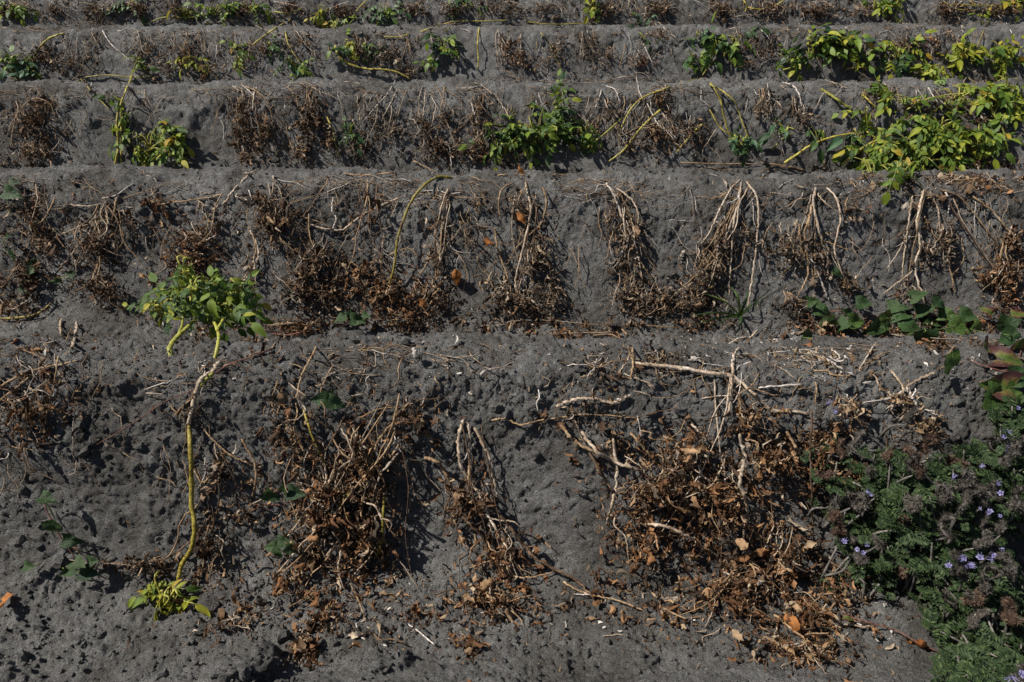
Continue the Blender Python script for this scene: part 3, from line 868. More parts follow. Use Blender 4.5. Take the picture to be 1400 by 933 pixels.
D('brown withered potato plant with a pale doubled stem curving down its side', (370, 245),
  [(368, 300, 28, 40, 170), (350, 270, 30, 25, 60), (340, 365, 14, 30, 30)],
  [([(342, 315), (352, 335), (353, 352), (345, 370), (330, 388)], 5, 'pale', .02), ([(346, 320), (350, 345), (340, 372), (328, 384)], 4, 'tan', .02), ([(372, 232), (374, 250), (372, 266)], 3.5, 'pale', .015), ([(340, 260), (345, 275), (348, 285)], 3, 'white', .012)],
  10, 30, 'umber', 24, pile=.05)
D('withered potato plant trailing a long pale knotted stalk sideways over the ridge face', (430, 290),
  [(430, 360, 42, 40, 210), (410, 395, 40, 28, 110), (395, 300, 25, 25, 40), (455, 405, 28, 24, 70)],
  [([(548, 270), (520, 282), (500, 292), (480, 306), (466, 315), (440, 312), (418, 305)], 4.5, 'pale', .015), ([(456, 270), (454, 288), (460, 300), (452, 318)], 3.5, 'white', .012),
   ([(415, 298), (440, 305), (462, 318)], 3, 'tan', .015), ([(452, 340), (430, 352), (402, 368)], 3, 'tan', .02), ([(382, 325), (398, 340), (410, 350)], 2.6, 'tan', .02)],
  16, 40, 'umber', 25, pile=.05)
D('rust brown withered potato plant under the long arching yellow stem', (500, 240),
  [(525, 395, 50, 35, 240), (485, 380, 30, 30, 90), (575, 405, 30, 28, 120), (500, 290, 30, 35, 50), (545, 425, 55, 14, 90)],
  [([(460, 236), (500, 240), (540, 236), (580, 237), (605, 240)], 3.6, 'tan', .008), ([(565, 220), (585, 230), (602, 238)], 4, 'tan', .01), ([(530, 350), (560, 340), (580, 365)], 3, 'tan', .03)],
  16, 50, 'rust', 26, pile=.06)
D('thin withered potato plant with dark drooping stem beside the round orange leaf', (615, 252),
  [(598, 340, 12, 70, 90), (600, 410, 18, 20, 50), (640, 330, 10, 30, 20), (655, 285, 20, 25, 20)],
  [([(616, 254), (606, 285), (597, 312), (595, 345), (597, 385), (600, 415)], 4.6, 'brown', .02), ([(612, 258), (603, 285), (598, 312)], 3.8, 'pale', .018), ([(590, 335), (582, 365), (570, 378)], 4, 'tan', .02), ([(645, 290), (642, 320), (640, 350)], 3, 'brown', .015)],
  10, 18, 'grey', 27, pile=.035)
D('bushy withered potato plant with looping tan stems and orange leaves at its crown', (722, 238),
  [(730, 350, 30, 60, 200), (715, 410, 48, 30, 200), (690, 400, 28, 35, 90), (715, 280, 35, 30, 50), (755, 400, 22, 35, 80)],
  [([(718, 250), (726, 285), (720, 320), (712, 352), (706, 378), (707, 398), (728, 412), (746, 430)], 4.8, 'pale', .03), ([(742, 256), (747, 275), (740, 305), (720, 325), (700, 345)], 4.8, 'tan', .03),
   ([(702, 250), (686, 260), (682, 285), (686, 300)], 4.4, 'tan', .02), ([(676, 312), (682, 345), (692, 372), (700, 400)], 4.6, 'tan', .02), ([(722, 330), (722, 355), (726, 385)], 3.6, 'pale', .035),
   ([(735, 235), (755, 238), (774, 240)], 4, 'tan', .008), ([(680, 240), (700, 238), (716, 240)], 3, 'tan', .008)],
  20, 60, 'grey', 28, pile=.055)
D('withered potato plant hanging in a narrow grey brush of many straight strands', (845, 252),
  [(860, 330, 20, 60, 150), (868, 400, 30, 35, 140), (845, 340, 14, 30, 40), (885, 420, 30, 22, 70), (835, 300, 14, 20, 22)],
  [([(829, 250), (840, 268), (848, 288), (853, 302)], 5.5, 'white', .022), ([(836, 258), (850, 282), (855, 320), (850, 350), (848, 375)], 4.5, 'pale', .02), ([(843, 258), (860, 270), (872, 290), (870, 330)], 4.5, 'pale', .022),
   ([(858, 300), (862, 330), (868, 360), (866, 400)], 4, 'pale', .02), ([(868, 345), (880, 365), (892, 382)], 3.6, 'tan', .02), ([(852, 290), (872, 320), (884, 350)], 3.6, 'grey' if False else 'pale', .02)],
  30, 34, 'grey', 29, strand_kinds=('pale', 'tan', 'tan', 'brown'), pile=.04)
D('withered potato plant with stems splayed like a fan, leaves swept to one side', (1016, 244),
  [(965, 370, 32, 40, 190), (985, 330, 22, 40, 110), (945, 410, 36, 30, 130), (1022, 318, 12, 18, 30), (910, 405, 36, 28, 80)],
  [([(1012, 246), (1000, 258), (985, 285), (970, 318), (955, 338)], 4.2, 'pale', .02), ([(1014, 248), (1010, 275), (1003, 305), (1000, 350), (997, 405)], 4.4, 'pale', .022), ([(1020, 248), (1034, 268), (1037, 300), (1033, 345), (1027, 390), (1022, 420)], 4.8, 'pale', .022),
   ([(1005, 290), (990, 330), (975, 365), (960, 405)], 4.2, 'pale', .03), ([(1010, 258), (1011, 285), (1008, 300)], 5.4, 'white', .02), ([(998, 330), (975, 380), (952, 420)], 3.4, 'tan', .03)],
  24, 44, 'grey', 30, strand_kinds=('pale', 'tan', 'tan'), pile=.05)
D('withered potato plant with thick pale crooked stems and a leaf wad on one side', (1116, 258),
  [(1082, 335, 26, 38, 170), (1120, 350, 22, 35, 70), (1160, 385, 26, 20, 60), (1165, 285, 26, 20, 24), (1085, 415, 30, 20, 60)],
  [([(1116, 257), (1112, 280), (1119, 310), (1126, 338), (1132, 358), (1130, 382)], 6.2, 'pale', .024), ([(1130, 257), (1144, 272), (1149, 300), (1143, 328), (1141, 345), (1148, 366), (1156, 392)], 4.8, 'pale', .024),
   ([(1111, 285), (1100, 318), (1103, 350), (1105, 372), (1098, 392), (1088, 408)], 4.4, 'tan', .022), ([(1104, 346), (1115, 365), (1125, 390), (1134, 412)], 4.6, 'white', .022), ([(1110, 280), (1106, 305), (1108, 325)], 5.6, 'tan', .03), ([(1128, 330), (1150, 338), (1165, 345)], 3, 'tan', .02)],
  14, 40, 'grey', 31, strand_kinds=('pale', 'tan', 'tan'), pile=.05)
D('withered potato plant with one thick wavy pale stem reaching the heart leaves', (1260, 258),
  [(1294, 330, 18, 40, 130), (1265, 340, 22, 45, 40), (1290, 270, 30, 12, 30), (1240, 400, 25, 16, 30)],
  [([(1263, 260), (1258, 282), (1254, 305), (1258, 335), (1252, 360), (1255, 385), (1265, 415)], 6.2, 'pale', .026), ([(1248, 268), (1243, 300), (1238, 335), (1234, 365), (1232, 400)], 4.2, 'pale', .02), ([(1250, 370), (1230, 385), (1208, 402)], 4.4, 'pale', .02),
   ([(1240, 320), (1228, 345), (1212, 368)], 3.2, 'pale', .015), ([(1272, 262), (1282, 285), (1284, 300), (1286, 322)], 4.6, 'pale', .02), ([(1292, 262), (1298, 275), (1296, 292)], 4.2, 'white', .015), ([(1258, 325), (1272, 340), (1298, 338)], 3, 'pale', .02), ([(1297, 345), (1300, 370), (1306, 402)], 4.4, 'tan', .025)],
  10, 30, 'grey', 32, strand_kinds=('pale', 'tan', 'brown'), pile=.05)
D('orange brown withered potato plant with long bare stems leading down to its leaf wad', (1290, 262),
  [(1378, 380, 28, 45, 240), (1350, 245, 45, 22, 110), (1385, 330, 20, 25, 60), (1352, 375, 16, 10, 24)],
  [([(1284, 259), (1310, 268), (1330, 290), (1350, 315), (1366, 336)], 4.4, 'tan', .015), ([(1330, 268), (1360, 292), (1376, 312), (1396, 330)], 5, 'tan', .02), ([(1380, 318), (1375, 345), (1385, 380)], 4, 'tan', .05), ([(1372, 328), (1368, 352), (1366, 366)], 4, 'tan', .04)],
  14, 60, 'rust', 33, pile=.07)

# --- ridge with the big green potato tops
small = dict(scale=1.1, srad=1.5)
D('brown hooded withered potato plant with thin arching stalks beside the upright yellow stem', (45, 122), [(42, 165, 34, 32, 220), (45, 208, 45, 20, 160), (60, 140, 26, 14, 40)],
  [([(15, 200), (22, 160), (45, 135), (68, 142), (75, 160)], 3, 'tan', .05), ([(70, 232), (68, 210), (62, 195)], 4, 'tan', .02)], 22, 18, 'umber', 41, pile=.07, **small)
D('shaggy brown withered potato plant hanging in two tufts on the ridge face', (340, 115), [(330, 165, 15, 38, 150), (362, 175, 20, 42, 190), (345, 210, 28, 14, 60)],
  [([(335, 118), (345, 122), (355, 128), (368, 140)], 3.4, 'tan', .015), ([(348, 125), (346, 140), (346, 152)], 4, 'pale', .02), ([(330, 120), (332, 132), (333, 146)], 3.4, 'pale', .02)], 12, 20, 'umber', 42, pile=.06, **small)
D('shaggy brown withered potato plant with a yellowish stem at its side', (420, 112), [(422, 160, 24, 40, 200), (412, 205, 18, 22, 80), (450, 190, 16, 26, 60)],
  [([(385, 108), (410, 114), (432, 122), (440, 132)], 3.4, 'pale', .012), ([(447, 160), (455, 178), (458, 195), (465, 216)], 4.5, 'yellow', .02), ([(415, 150), (425, 125), (440, 110)], 3, 'tan', .02)], 12, 20, 'umber', 43, pile=.06, **small)
D('withered potato plant combed into thin pale strands on the ridge face', (520, 110), [(505, 160, 22, 38, 70), (535, 175, 22, 35, 80), (490, 200, 25, 20, 60)],
  [([(541, 110), (530, 128), (515, 145), (495, 168)], 3.4, 'white', .015), ([(543, 122), (535, 140), (525, 158), (520, 172)], 3.2, 'pale', .015), ([(556, 122), (548, 145), (542, 165)], 3, 'pale', .015)], 18, 10, 'grey', 44, strand_kinds=('pale', 'pale', 'tan', 'brown'), pile=.04, **small)
D('withered potato plant with slack pale cords over a curled leaf heap', (585, 112), [(578, 170, 20, 35, 70), (600, 200, 30, 22, 110), (640, 205, 28, 18, 110), (610, 160, 20, 30, 40)],
  [([(578, 118), (573, 135), (574, 160), (570, 180)], 3.2, 'pale', .015), ([(608, 112), (606, 135), (602, 155), (606, 170)], 4.2, 'tan', .018), ([(614, 198), (616, 215), (618, 235)], 4, 'white', .02), ([(596, 145), (592, 165), (588, 178)], 3, 'pale', .02)], 16, 14, 'umber', 45, strand_kinds=('pale', 'tan', 'brown'), pile=.045, **small)
D('withered potato plant with a white crooked stem next to the leafy green bush', (645, 112), [(655, 150, 18, 30, 50), (655, 195, 20, 22, 70)],
  [([(640, 111), (658, 117), (672, 128), (684, 140), (696, 160), (706, 182)], 3.8, 'pale', .018), ([(644, 140), (650, 160), (655, 175), (660, 188)], 3.4, 'white', .02)], 10, 10, 'umber', 46, pile=.04, **small)
D('withered potato plant with bleached hooked stems above the shadowed hollow', (830, 118), [(835, 150, 25, 22, 30), (810, 175, 20, 20, 30), (860, 195, 30, 22, 60)],
  [([(823, 120), (820, 132), (814, 148)], 4.4, 'white', .015), ([(828, 118), (840, 122), (846, 135), (848, 147)], 3.6, 'white', .015), ([(806, 130), (803, 145), (799, 158)], 3, 'pale', .012), ([(870, 105), (874, 125), (880, 140), (878, 155)], 3, 'white', .012), ([(885, 142), (900, 170), (915, 180), (930, 195)], 4, 'white', .03), ([(840, 108), (855, 105), (872, 105)], 3, 'pale', .01)], 10, 8, 'grey', 47, pile=.04, **small)
D('brown leaf ball of a withered potato plant under crossing yellow stems', (905, 118), [(905, 132, 24, 18, 110), (900, 180, 40, 28, 120), (945, 180, 26, 24, 80)], [([(900, 165), (920, 190), (930, 205)], 3, 'pale', .03)], 12, 14, 'umber', 48, pile=.05, **small)
D('withered potato plant with two thick white bent stems on bare grey soil', (1052, 112), [(1045, 145, 18, 30, 40), (1080, 150, 24, 28, 40), (1100, 160, 12, 22, 30)],
  [([(1047, 106), (1051, 125), (1053, 140), (1056, 160)], 5, 'white', .02), ([(1070, 113), (1083, 117), (1093, 130), (1096, 145), (1102, 158), (1106, 170)], 5, 'white', .02), ([(1062, 138), (1070, 148), (1076, 150)], 2.6, 'pale', .015), ([(1045, 120), (1040, 135), (1030, 150)], 3, 'tan', .015)], 14, 8, 'grey', 49, strand_kinds=('pale', 'tan', 'brown'), pile=.035, **small)
D('withered potato plant with pale stems half hidden by the large green bush', (1262, 112), [(1265, 145, 30, 22, 60), (1350, 175, 25, 25, 60), (1310, 135, 25, 15, 40)],
  [([(1265, 112), (1275, 130), (1285, 145), (1288, 155)], 4.4, 'white', .02), ([(1290, 122), (1305, 132), (1312, 150)], 4, 'tan', .02)], 10, 10, 'umber', 50, pile=.04, **small)
D('withered potato plant spread flat and pale on the crest behind the green bush', (1230, 235), [(1300, 240, 60, 14, 110), (1180, 235, 50, 12, 60), (1370, 225, 30, 16, 60)], [([(1040, 222), (1080, 228), (1110, 236), (1130, 246)], 3.4, 'tan', .012), ([(930, 222), (985, 224), (1040, 224)], 3, 'tan', .008)], 8, 20, 'tan', 51, pile=.02)
D('broken rust brown stalks of a withered potato plant lying along the ridge top', (400, 450), [(400, 447, 60, 10, 90), (340, 465, 50, 12, 40), (290, 450, 40, 10, 40), (770, 455, 90, 7, 90)],
  [([(370, 446), (400, 442), (425, 450), (440, 470)], 4, 'tan', .012), ([(420, 452), (395, 458), (372, 456)], 4, 'red', .01)], 6, 24, 'rust', 52, pile=.02)

# --- the two far ridges: smaller copies in the picture, each still its own plant
far = [((60, 40), [(55, 75, 35, 24, 90), (90, 85, 30, 18, 60)], [([(140, 42), (150, 58), (160, 68), (178, 83)], 4, 'white', .015), ([(125, 45), (132, 58), (138, 70)], 3.4, 'pale', .012)]),
       ((190, 38), [(195, 70, 28, 22, 70), (220, 90, 30, 12, 50)], [([(190, 36), (188, 50), (192, 62)], 3.4, 'pale', .012)]),
       ((258, 36), [(255, 72, 24, 22, 60), (290, 95, 34, 10, 70)], [([(256, 35), (254, 55), (250, 70)], 3.6, 'tan', .015), ([(282, 90), (292, 102), (300, 110)], 3.2, 'tan', .012)]),
       ((345, 38), [(355, 70, 26, 22, 80), (410, 60, 30, 24, 60)], [([(400, 38), (412, 52), (420, 64), (434, 76)], 3.8, 'pale', .015), ([(335, 30), (350, 35), (362, 42)], 3.8, 'pale', .01)]),
       ((500, 40), [(490, 65, 30, 26, 150), (530, 75, 26, 22, 110), (560, 95, 30, 8, 40)], [([(556, 45), (556, 60), (550, 80), (546, 96)], 3.2, 'tan', .015)]),
       ((685, 36), [(690, 70, 16, 28, 50), (712, 75, 12, 24, 40)], [([(675, 34), (685, 50), (695, 70), (700, 90)], 3.4, 'pale', .015), ([(711, 36), (712, 60), (710, 85)], 3.2, 'pale', .015)]),
       ((755, 36), [(765, 70, 22, 26, 60), (735, 85, 20, 14, 30)], [([(732, 38), (748, 55), (760, 80), (772, 98)], 3.8, 'yellow', .015)]),
       ((800, 34), [(800, 66, 22, 30, 70), (830, 75, 20, 24, 50)], [([(798, 35), (806, 50), (812, 70), (825, 88), (838, 97)], 4, 'pale', .018), ([(797, 38), (795, 60), (792, 80)], 3.8, 'pale', .018), ([(855, 60), (852, 75), (846, 95)], 3.6, 'tan', .015)]),
       ((890, 30), [(905, 45, 24, 18, 40), (880, 80, 26, 16, 60)], [([(876, 20), (892, 18), (902, 28)], 3.6, 'white', .012), ([(880, 60), (888, 78), (895, 92)], 3.4, 'white', .015), ([(872, 68), (882, 84), (888, 98)], 3.4, 'white', .015), ([(900, 30), (915, 45), (930, 56)], 3.2, 'pale', .012)]),
       ((1040, 32), [(1050, 62, 30, 24, 80), (1020, 85, 22, 10, 40)], [([(1034, 36), (1046, 46), (1052, 54)], 4, 'white', .015), ([(985, 30), (1010, 22), (1035, 20)], 3, 'pale', .01), ([(1053, 24), (1070, 30), (1080, 50)], 3.2, 'tan', .012)]),
       ((1160, 34), [(1170, 60, 30, 22, 60), (1240, 60, 26, 16, 90)], [([(1155, 36), (1160, 45)], 4.4, 'white', .012), ([(1222, 22), (1234, 32), (1245, 42)], 4, 'pale', .012), ([(1230, 28), (1250, 35), (1275, 36)], 3.6, 'tan', .012)]),
       ((1290, 22), [(1300, 45, 18, 18, 30), (1275, 60, 22, 14, 60)], [([(1293, 12), (1298, 28), (1300, 44)], 4.4, 'white', .015), ([(1310, 22), (1314, 36), (1318, 48)], 5, 'white', .015), ([(1362, 20), (1376, 32), (1386, 52)], 4.2, 'white', .015), ([(1310, 18), (1350, 14), (1400, 18)], 5, 'tan', .01)])]
FAR_LABELS = ['withered potato plant with a white limp stem next to the hooked yellow stem', 'withered potato plant over bare soil between the hooked stem and yellowed leaves', 'withered potato plant draped behind the yellowed leaves on the far ridge', 'withered potato plant under the slanting yellow stem on the far ridge', 'large dark withered potato plant above the thick sagging yellow stem', 'withered potato plant of thin cords right beside the upright yellow stem', 'withered potato plant with one yellow cord among pale ones on the far ridge', 'withered potato plant with long pale cords spreading from one crown on the far ridge', 'withered potato plant with white broken stalks near the drooping broad leaf', 'withered potato plant between the drooping broad leaf and the band of foliage', 'withered potato plant standing behind the long band of green foliage', 'withered potato plant with thick white stubs behind the yellow green plant']
for i, (rt, ms, sts) in enumerate(far):
    D(FAR_LABELS[i], rt, ms, sts, 9, 0, ('umber', 'grey', 'rust')[i % 3], 60 + i, strand_kinds=('pale', 'tan', 'brown', 'dark'), pile=.05,
      group='withered potato plants on the far ridge', scale=1.2, srad=1.4)
for i, x in enumerate((20, 75, 130, 185, 240, 330, 395, 470, 560, 620, 690, 750, 830, 900, 985, 1060, 1120, 1180, 1300, 1370)):
    rr = random.Random(900 + i)
    D('dark withered potato plant on the farthest ridge, only its foot in view', (x, 2), [(x, 12, 30, 12, 110)],
      [([(x + rr.uniform(-20, 20), 2), (x + rr.uniform(-20, 20), 12), (x + rr.uniform(-25, 25), 26)], 3.6, rr.choice(('pale', 'white', 'tan')), .02)], 7, 0, 'umber', 90 + i,
      strand_kinds=('tan', 'brown', 'pale'), pile=.06, group='withered potato plants on the farthest ridge', scale=1.3, srad=1.5)

# ------------------------------------------------------------------ fine tangle of dead strands over each ridge
def tangle(label, y0, y1, yc, n, ln, seed, x0=-20, x1=1420, rmin=.5, rmax=1.5):
    r = random.Random(seed); S = {}
    crowns = [r.uniform(x0, x1) for _ in range(26)]
    for i in range(n):
        c = r.choice(crowns) + r.gauss(0, 26)
        if r.random() < .5:                       # lying along the crest
            x, y = c, yc + abs(r.gauss(0, .10)) * (y1 - y0) - 2; a = r.choice((0, math.pi)) + r.gauss(0, .35)
        else:                                     # hanging down the face
            x, y = c, r.uniform(yc, y0 + .6 * (y1 - y0)); a = math.pi / 2 + r.gauss(0, .45)
        L = ln * r.uniform(.35, 1.4); pts = []; th = a
        for k in range(6):
            pts.append((x, min(y, y1))); th += r.gauss(0, .38); x += L / 5 * math.cos(th); y += L / 5 * math.sin(th) * (.6 if abs(math.sin(a)) < .7 else 1)
        P, Dd = hit_many([p[0] for p in pts], [p[1] for p in pts])
        lift = r.uniform(.003, .016)
        Q = [Vector(p) - Vector(d) * (.006 + lift * math.sin(math.pi * k / 5)) for k, (p, d) in enumerate(zip(P, Dd))]
        if max((Q[k + 1] - Q[k]).length for k in range(5)) > .12: continue
        rad = .001 * r.uniform(rmin, rmax)
        k = r.choices(['pale', 'white', 'tan', 'brown', 'dark'], [3, 1.5, 4, 4, 2])[0]
        S.setdefault(k, Soup()).add(*tube(Q, rad, rad * .5, 4, 2, .3, r, rad * .6))
    root = None
    allS = [(k, q) for k, q in S.items()]
    for k, q in allS:
        o = part('dead_strand_tangle', q.mesh('dead_strand_tangle', STEM[k]), None, kind='stuff')
        o['label'] = {'pale': 'pale', 'white': 'bleached white', 'tan': 'tan', 'brown': 'brown', 'dark': 'dark brown'}[k] + ' ' + label; o['category'] = 'dead strands'
tangle('dead root and stalk strands tangled over the flowered ridge', 455, 800, 470, 420, 60, 1, x1=1200)
tangle('dead root and stalk strands tangled over the ridge with heart leaves', 228, 440, 238, 720, 55, 2)
tangle('dead root and stalk strands tangled over the ridge with green bushes', 108, 222, 112, 720, 42, 3, rmin=.7, rmax=1.8)
tangle('dead root and stalk strands tangled over the far ridge', 30, 103, 34, 650, 34, 4, rmin=.8, rmax=2.0)
tangle('dead root and stalk strands tangled over the farthest ridge', -10, 28, -8, 320, 26, 5, rmin=.9, rmax=2.2)

# ------------------------------------------------------------------ yellow leafless stems
def bare(label, stems, seed, **k):
    p, d = hit(*stems[0][0][0]); o = thing('yellow_potato_stem', p, label, 'plant stem', 'bare yellow potato stems')
    for st in stems: add_stem(o, *st, r=random.Random(seed))
    return o
bare('long smooth yellow potato stem arching from the crest over brown leaves', [([(618, 243), (600, 242), (582, 252), (566, 270), (552, 300), (543, 330), (540, 360), (535, 380), (530, 396)], 5.6, 'olive', .045, .75)], 1)
bare('thick yellow potato stem sagging over the ridge crest next to the shaggy brown plants', [([(458, 62), (464, 78), (478, 88), (500, 94), (520, 95), (540, 98), (562, 108)], 7.5, 'yellow', .03, .8)], 2)
bare('pair of yellow potato stems looping down beside the brown leaf ball', [([(930, 115), (956, 108), (972, 115), (985, 138), (990, 160), (998, 185), (1015, 203)], 6.5, 'yellow', .04), ([(960, 112), (983, 122), (1005, 140), (1014, 165), (1026, 194)], 5, 'yellow', .04),
      ([(958, 108), (966, 95), (975, 84)], 4.5, 'olive', .02), ([(970, 150), (985, 175), (1000, 185)], 4, 'yellow', .03)], 3)
bare('straight yellow potato stem crossing the shadowed hollow by the leafy bush', [([(906, 148), (892, 160), (874, 178), (852, 206), (832, 221)], 5.2, 'yellow', .03), ([(930, 114), (900, 125), (880, 133), (862, 150), (848, 178)], 4.8, 'yellow', .04), ([(960, 170), (945, 185), (925, 208)], 5.5, 'yellow', .03)], 4)
bare('flat split pale yellow potato stem on the crest beside the big green bush', [([(1122, 122), (1140, 133), (1152, 142), (1166, 150)], 9, 'lime', .02), ([(1118, 108), (1138, 113), (1158, 121)], 6, 'pale', .015), ([(1180, 130), (1192, 142), (1200, 150)], 6, 'yellow', .02)], 5)
bare('slender yellow potato stem lying along the far crest', [([(575, 43), (600, 36), (618, 30), (650, 29), (694, 28)], 5, 'yellow', .012), ([(608, 44), (620, 32)], 4, 'yellow', .012), ([(525, 50), (545, 51), (560, 46)], 5, 'yellow', .01)], 6)
bare('upright yellow potato stem standing against the far ridge face', [([(655, 38), (653, 60), (654, 80), (653, 97)], 5, 'yellow', .03)], 7)
bare('curved yellow potato stem hooking down the far ridge face', [([(88, 46), (68, 52), (52, 68), (44, 88)], 6.5, 'yellow', .03)], 8)
bare('yellow potato stem slanting over the far ridge to a small green tuft', [([(397, 27), (378, 38), (360, 50), (345, 62)], 6, 'yellow', .03)], 9)
bare('yellow potato stem leaning from the crest to pale green leaves', [([(390, 42), (394, 60), (402, 74), (412, 86)], 4.5, 'yellow', .03)], 10)
bare('tan yellow potato stem draped flat along the far crest', [([(720, 30), (745, 33), (780, 33), (822, 30)], 5, 'olive', .01), ([(835, 27), (848, 36), (850, 42)], 4.5, 'tan', .01)], 11)
bare('forked yellow potato stem on the farthest ridge', [([(1016, 0), (1021, 8), (1019, 16)], 6, 'yellow', .02), ([(1021, 10), (1040, 13), (1060, 8), (1072, 0)], 6, 'yellow', .02)], 12)
bare('long yellow potato stems tumbled along the farthest ridge foot', [([(1290, 2), (1305, 12), (1325, 14)], 6, 'yellow', .02), ([(1300, 6), (1340, 8), (1400, 10)], 6, 'olive', .02), ([(1325, 2), (1333, 6), (1332, 10)], 6, 'yellow', .02)], 13)
bare('yellow green potato stem lying at the farthest ridge foot', [([(205, 31), (225, 24), (262, 24), (290, 18)], 5.5, 'lime', .015), ([(375, 16), (395, 18), (415, 11)], 5.5, 'lime', .02)], 14)

# ------------------------------------------------------------------ green potato plants
G = green_plant
G('tall yellow potato stem bending down the grey ridge to a small tuft of green leaves', (290, 512), [(226, 815, 26, 26, 11)],
  [([(300, 494), (290, 508), (273, 522), (264, 552), (258, 582)], 6.2, 'pale', .03, .95), ([(258, 582), (261, 620), (262, 660), (262, 692), (266, 720), (262, 748), (249, 772), (243, 795)], 6.2, 'olive', .04, .9), ([(292, 510), (280, 520), (270, 536)], 4.5, 'lime', .03)],
  'yellow', .075, 1, height=.06, tones=['green', 'yellow', 'yellow'])
G('bushy green potato plant on yellow legs behind the ridge crest', (238, 490), [(225, 420, 40, 24, 18), (268, 398, 40, 26, 22), (305, 418, 40, 24, 22), (335, 402, 18, 14, 6), (255, 372, 16, 8, 3)],
  [([(237, 499, 1.165), (232, 476, 1.20), (243, 460, 1.25), (263, 442, 1.33), (275, 425, 1.42)], 7.5, 'lime'), ([(291, 500, 1.165), (298, 472, 1.20), (297, 450, 1.27), (286, 430, 1.40)], 5.6, 'lime'), ([(297, 450, 1.27), (306, 436, 1.33), (314, 418, 1.42)], 4.6, 'lime'), ([(326, 430), (340, 440), (356, 449)], 6, 'yellow', .02), ([(243, 460, 1.25), (250, 440, 1.33), (250, 420, 1.42)], 4, 'lime')],
  'green', .074, 2, Y=1.40, dry=26, tones=['green', 'green', 'yellow', 'deep', 'green'])
G('green potato plant with upright yellow stem and bare wisps, next to the brown hooded plant', (158, 224), [(205, 190, 42, 30, 18), (235, 200, 30, 20, 9), (185, 90, 12, 18, 3), (170, 160, 14, 28, 4)],
  [([(157, 226), (162, 200), (160, 165), (168, 135), (180, 105), (187, 82)], 6, 'yellow', .05), ([(165, 224), (166, 195), (165, 170)], 4, 'yellow', .04), ([(100, 115), (118, 106), (150, 103), (180, 106), (208, 104)], 5, 'yellow', .012), ([(110, 108), (130, 130), (150, 150)], 4, 'olive', .03)],
  'green', .10, 3, tones=['green', 'green', 'yellow'], height=.08)
G('broad dark green potato bush hanging over the ridge beside a shadowed hollow', (735, 215), [(735, 175, 55, 38, 30), (690, 195, 40, 25, 12), (765, 140, 22, 26, 8), (800, 180, 30, 20, 8)],
  [([(800, 205), (830, 180), (850, 162)], 4, 'lime', .03), ([(755, 190), (770, 150), (768, 120)], 4, 'green', .04)], 'green', .095, 4, tones=['green', 'green', 'deep'], height=.10, dry=30)
G('large sprawling green potato bush with yellow stems reaching over the next ridge', (1150, 225), [(1255, 205, 70, 38, 46), (1330, 195, 50, 28, 30), (1200, 215, 40, 25, 14), (1285, 170, 40, 20, 14), (1225, 235, 45, 16, 14), (1205, 120, 22, 14, 4)],
  [([(1072, 223), (1092, 210), (1110, 198), (1140, 187), (1170, 182)], 6.5, 'yellow', .05), ([(1150, 226), (1170, 210), (1192, 195), (1230, 180)], 6.5, 'yellow', .05), ([(1345, 130), (1358, 155), (1372, 180), (1378, 210)], 7, 'lime', .04), ([(1185, 180), (1200, 190), (1225, 198)], 5, 'yellow', .06), ([(1240, 95), (1258, 98), (1275, 92)], 5, 'yellow', .02)],
  'green', .105, 5, tones=['green', 'green', 'yellow', 'green'], height=.13, dry=40)
G('green potato shoot with broad rounded leaves on bare soil beside the big bush', (1100, 215), [(1075, 180, 24, 20, 4), (1120, 188, 18, 10, 2), (1175, 185, 20, 14, 4), (1190, 235, 24, 12, 4)],
  [([(1055, 205), (1070, 190), (1085, 182)], 3.4, 'lime', .03)], 'deep', .13, 6, tones=['deep', 'bluish', 'green'], pairs=1, height=.07)
G('straggling yellow green potato shoots between the big bush and the far foliage', (1300, 150), [(1310, 130, 50, 18, 14), (1235, 140, 40, 14, 8), (1360, 140, 30, 24, 10), (1180, 160, 30, 14, 5)], [([(1240, 150), (1270, 135), (1310, 128)], 4.4, 'lime', .03), ([(1330, 150), (1350, 130), (1380, 118)], 4.4, 'yellow', .03)], 'yellow', .085, 17, tones=['green', 'yellow', 'green'], height=.07)
R4 = dict(split=False, group='green potato plants on the far ridge')
G('leafy green potato plant with a drooping broad leaf on the far ridge', (990, 80), [(975, 62, 28, 20, 10), (1005, 55, 26, 18, 8), (945, 78, 22, 10, 4)], [([(975, 84), (995, 72), (1020, 72)], 3.6, 'red', .03)], 'green', .12, 7, tones=['green', 'deep', 'green'], height=.08, **R4)
G('long band of green potato foliage on the far ridge above the pale split stem', (1150, 90), [(1110, 68, 40, 22, 16), (1165, 62, 45, 24, 20), (1225, 70, 38, 22, 16), (1085, 82, 30, 12, 6)], [([(1070, 96), (1085, 92), (1098, 88)], 5.5, 'lime', .02), ([(1155, 95), (1175, 92), (1200, 94)], 5, 'yellow', .02)], 'green', .12, 8, tones=['green', 'green', 'yellow', 'deep'], height=.10, **R4)
G('yellow green potato plant on the far ridge beside white broken stems', (1320, 85), [(1310, 75, 30, 20, 14), (1365, 70, 36, 18, 14), (1290, 100, 26, 18, 9), (1350, 25, 14, 10, 2)], [([(1328, 88), (1338, 60), (1346, 40)], 4.5, 'olive', .04), ([(1335, 87), (1365, 84), (1400, 88)], 4.5, 'pale', .02), ([(1240, 98), (1262, 94), (1285, 88)], 6, 'lime', .03)], 'yellow', .12, 9, tones=['green', 'yellow', 'yellow'], height=.09, **R4)
G('yellow green potato tuft hanging at the crest above the big bush', (1385, 110), [(1375, 120, 30, 22, 12), (1385, 150, 20, 16, 6)], [], 'yellow', .11, 10, tones=['green', 'yellow'], height=.08, **R4)
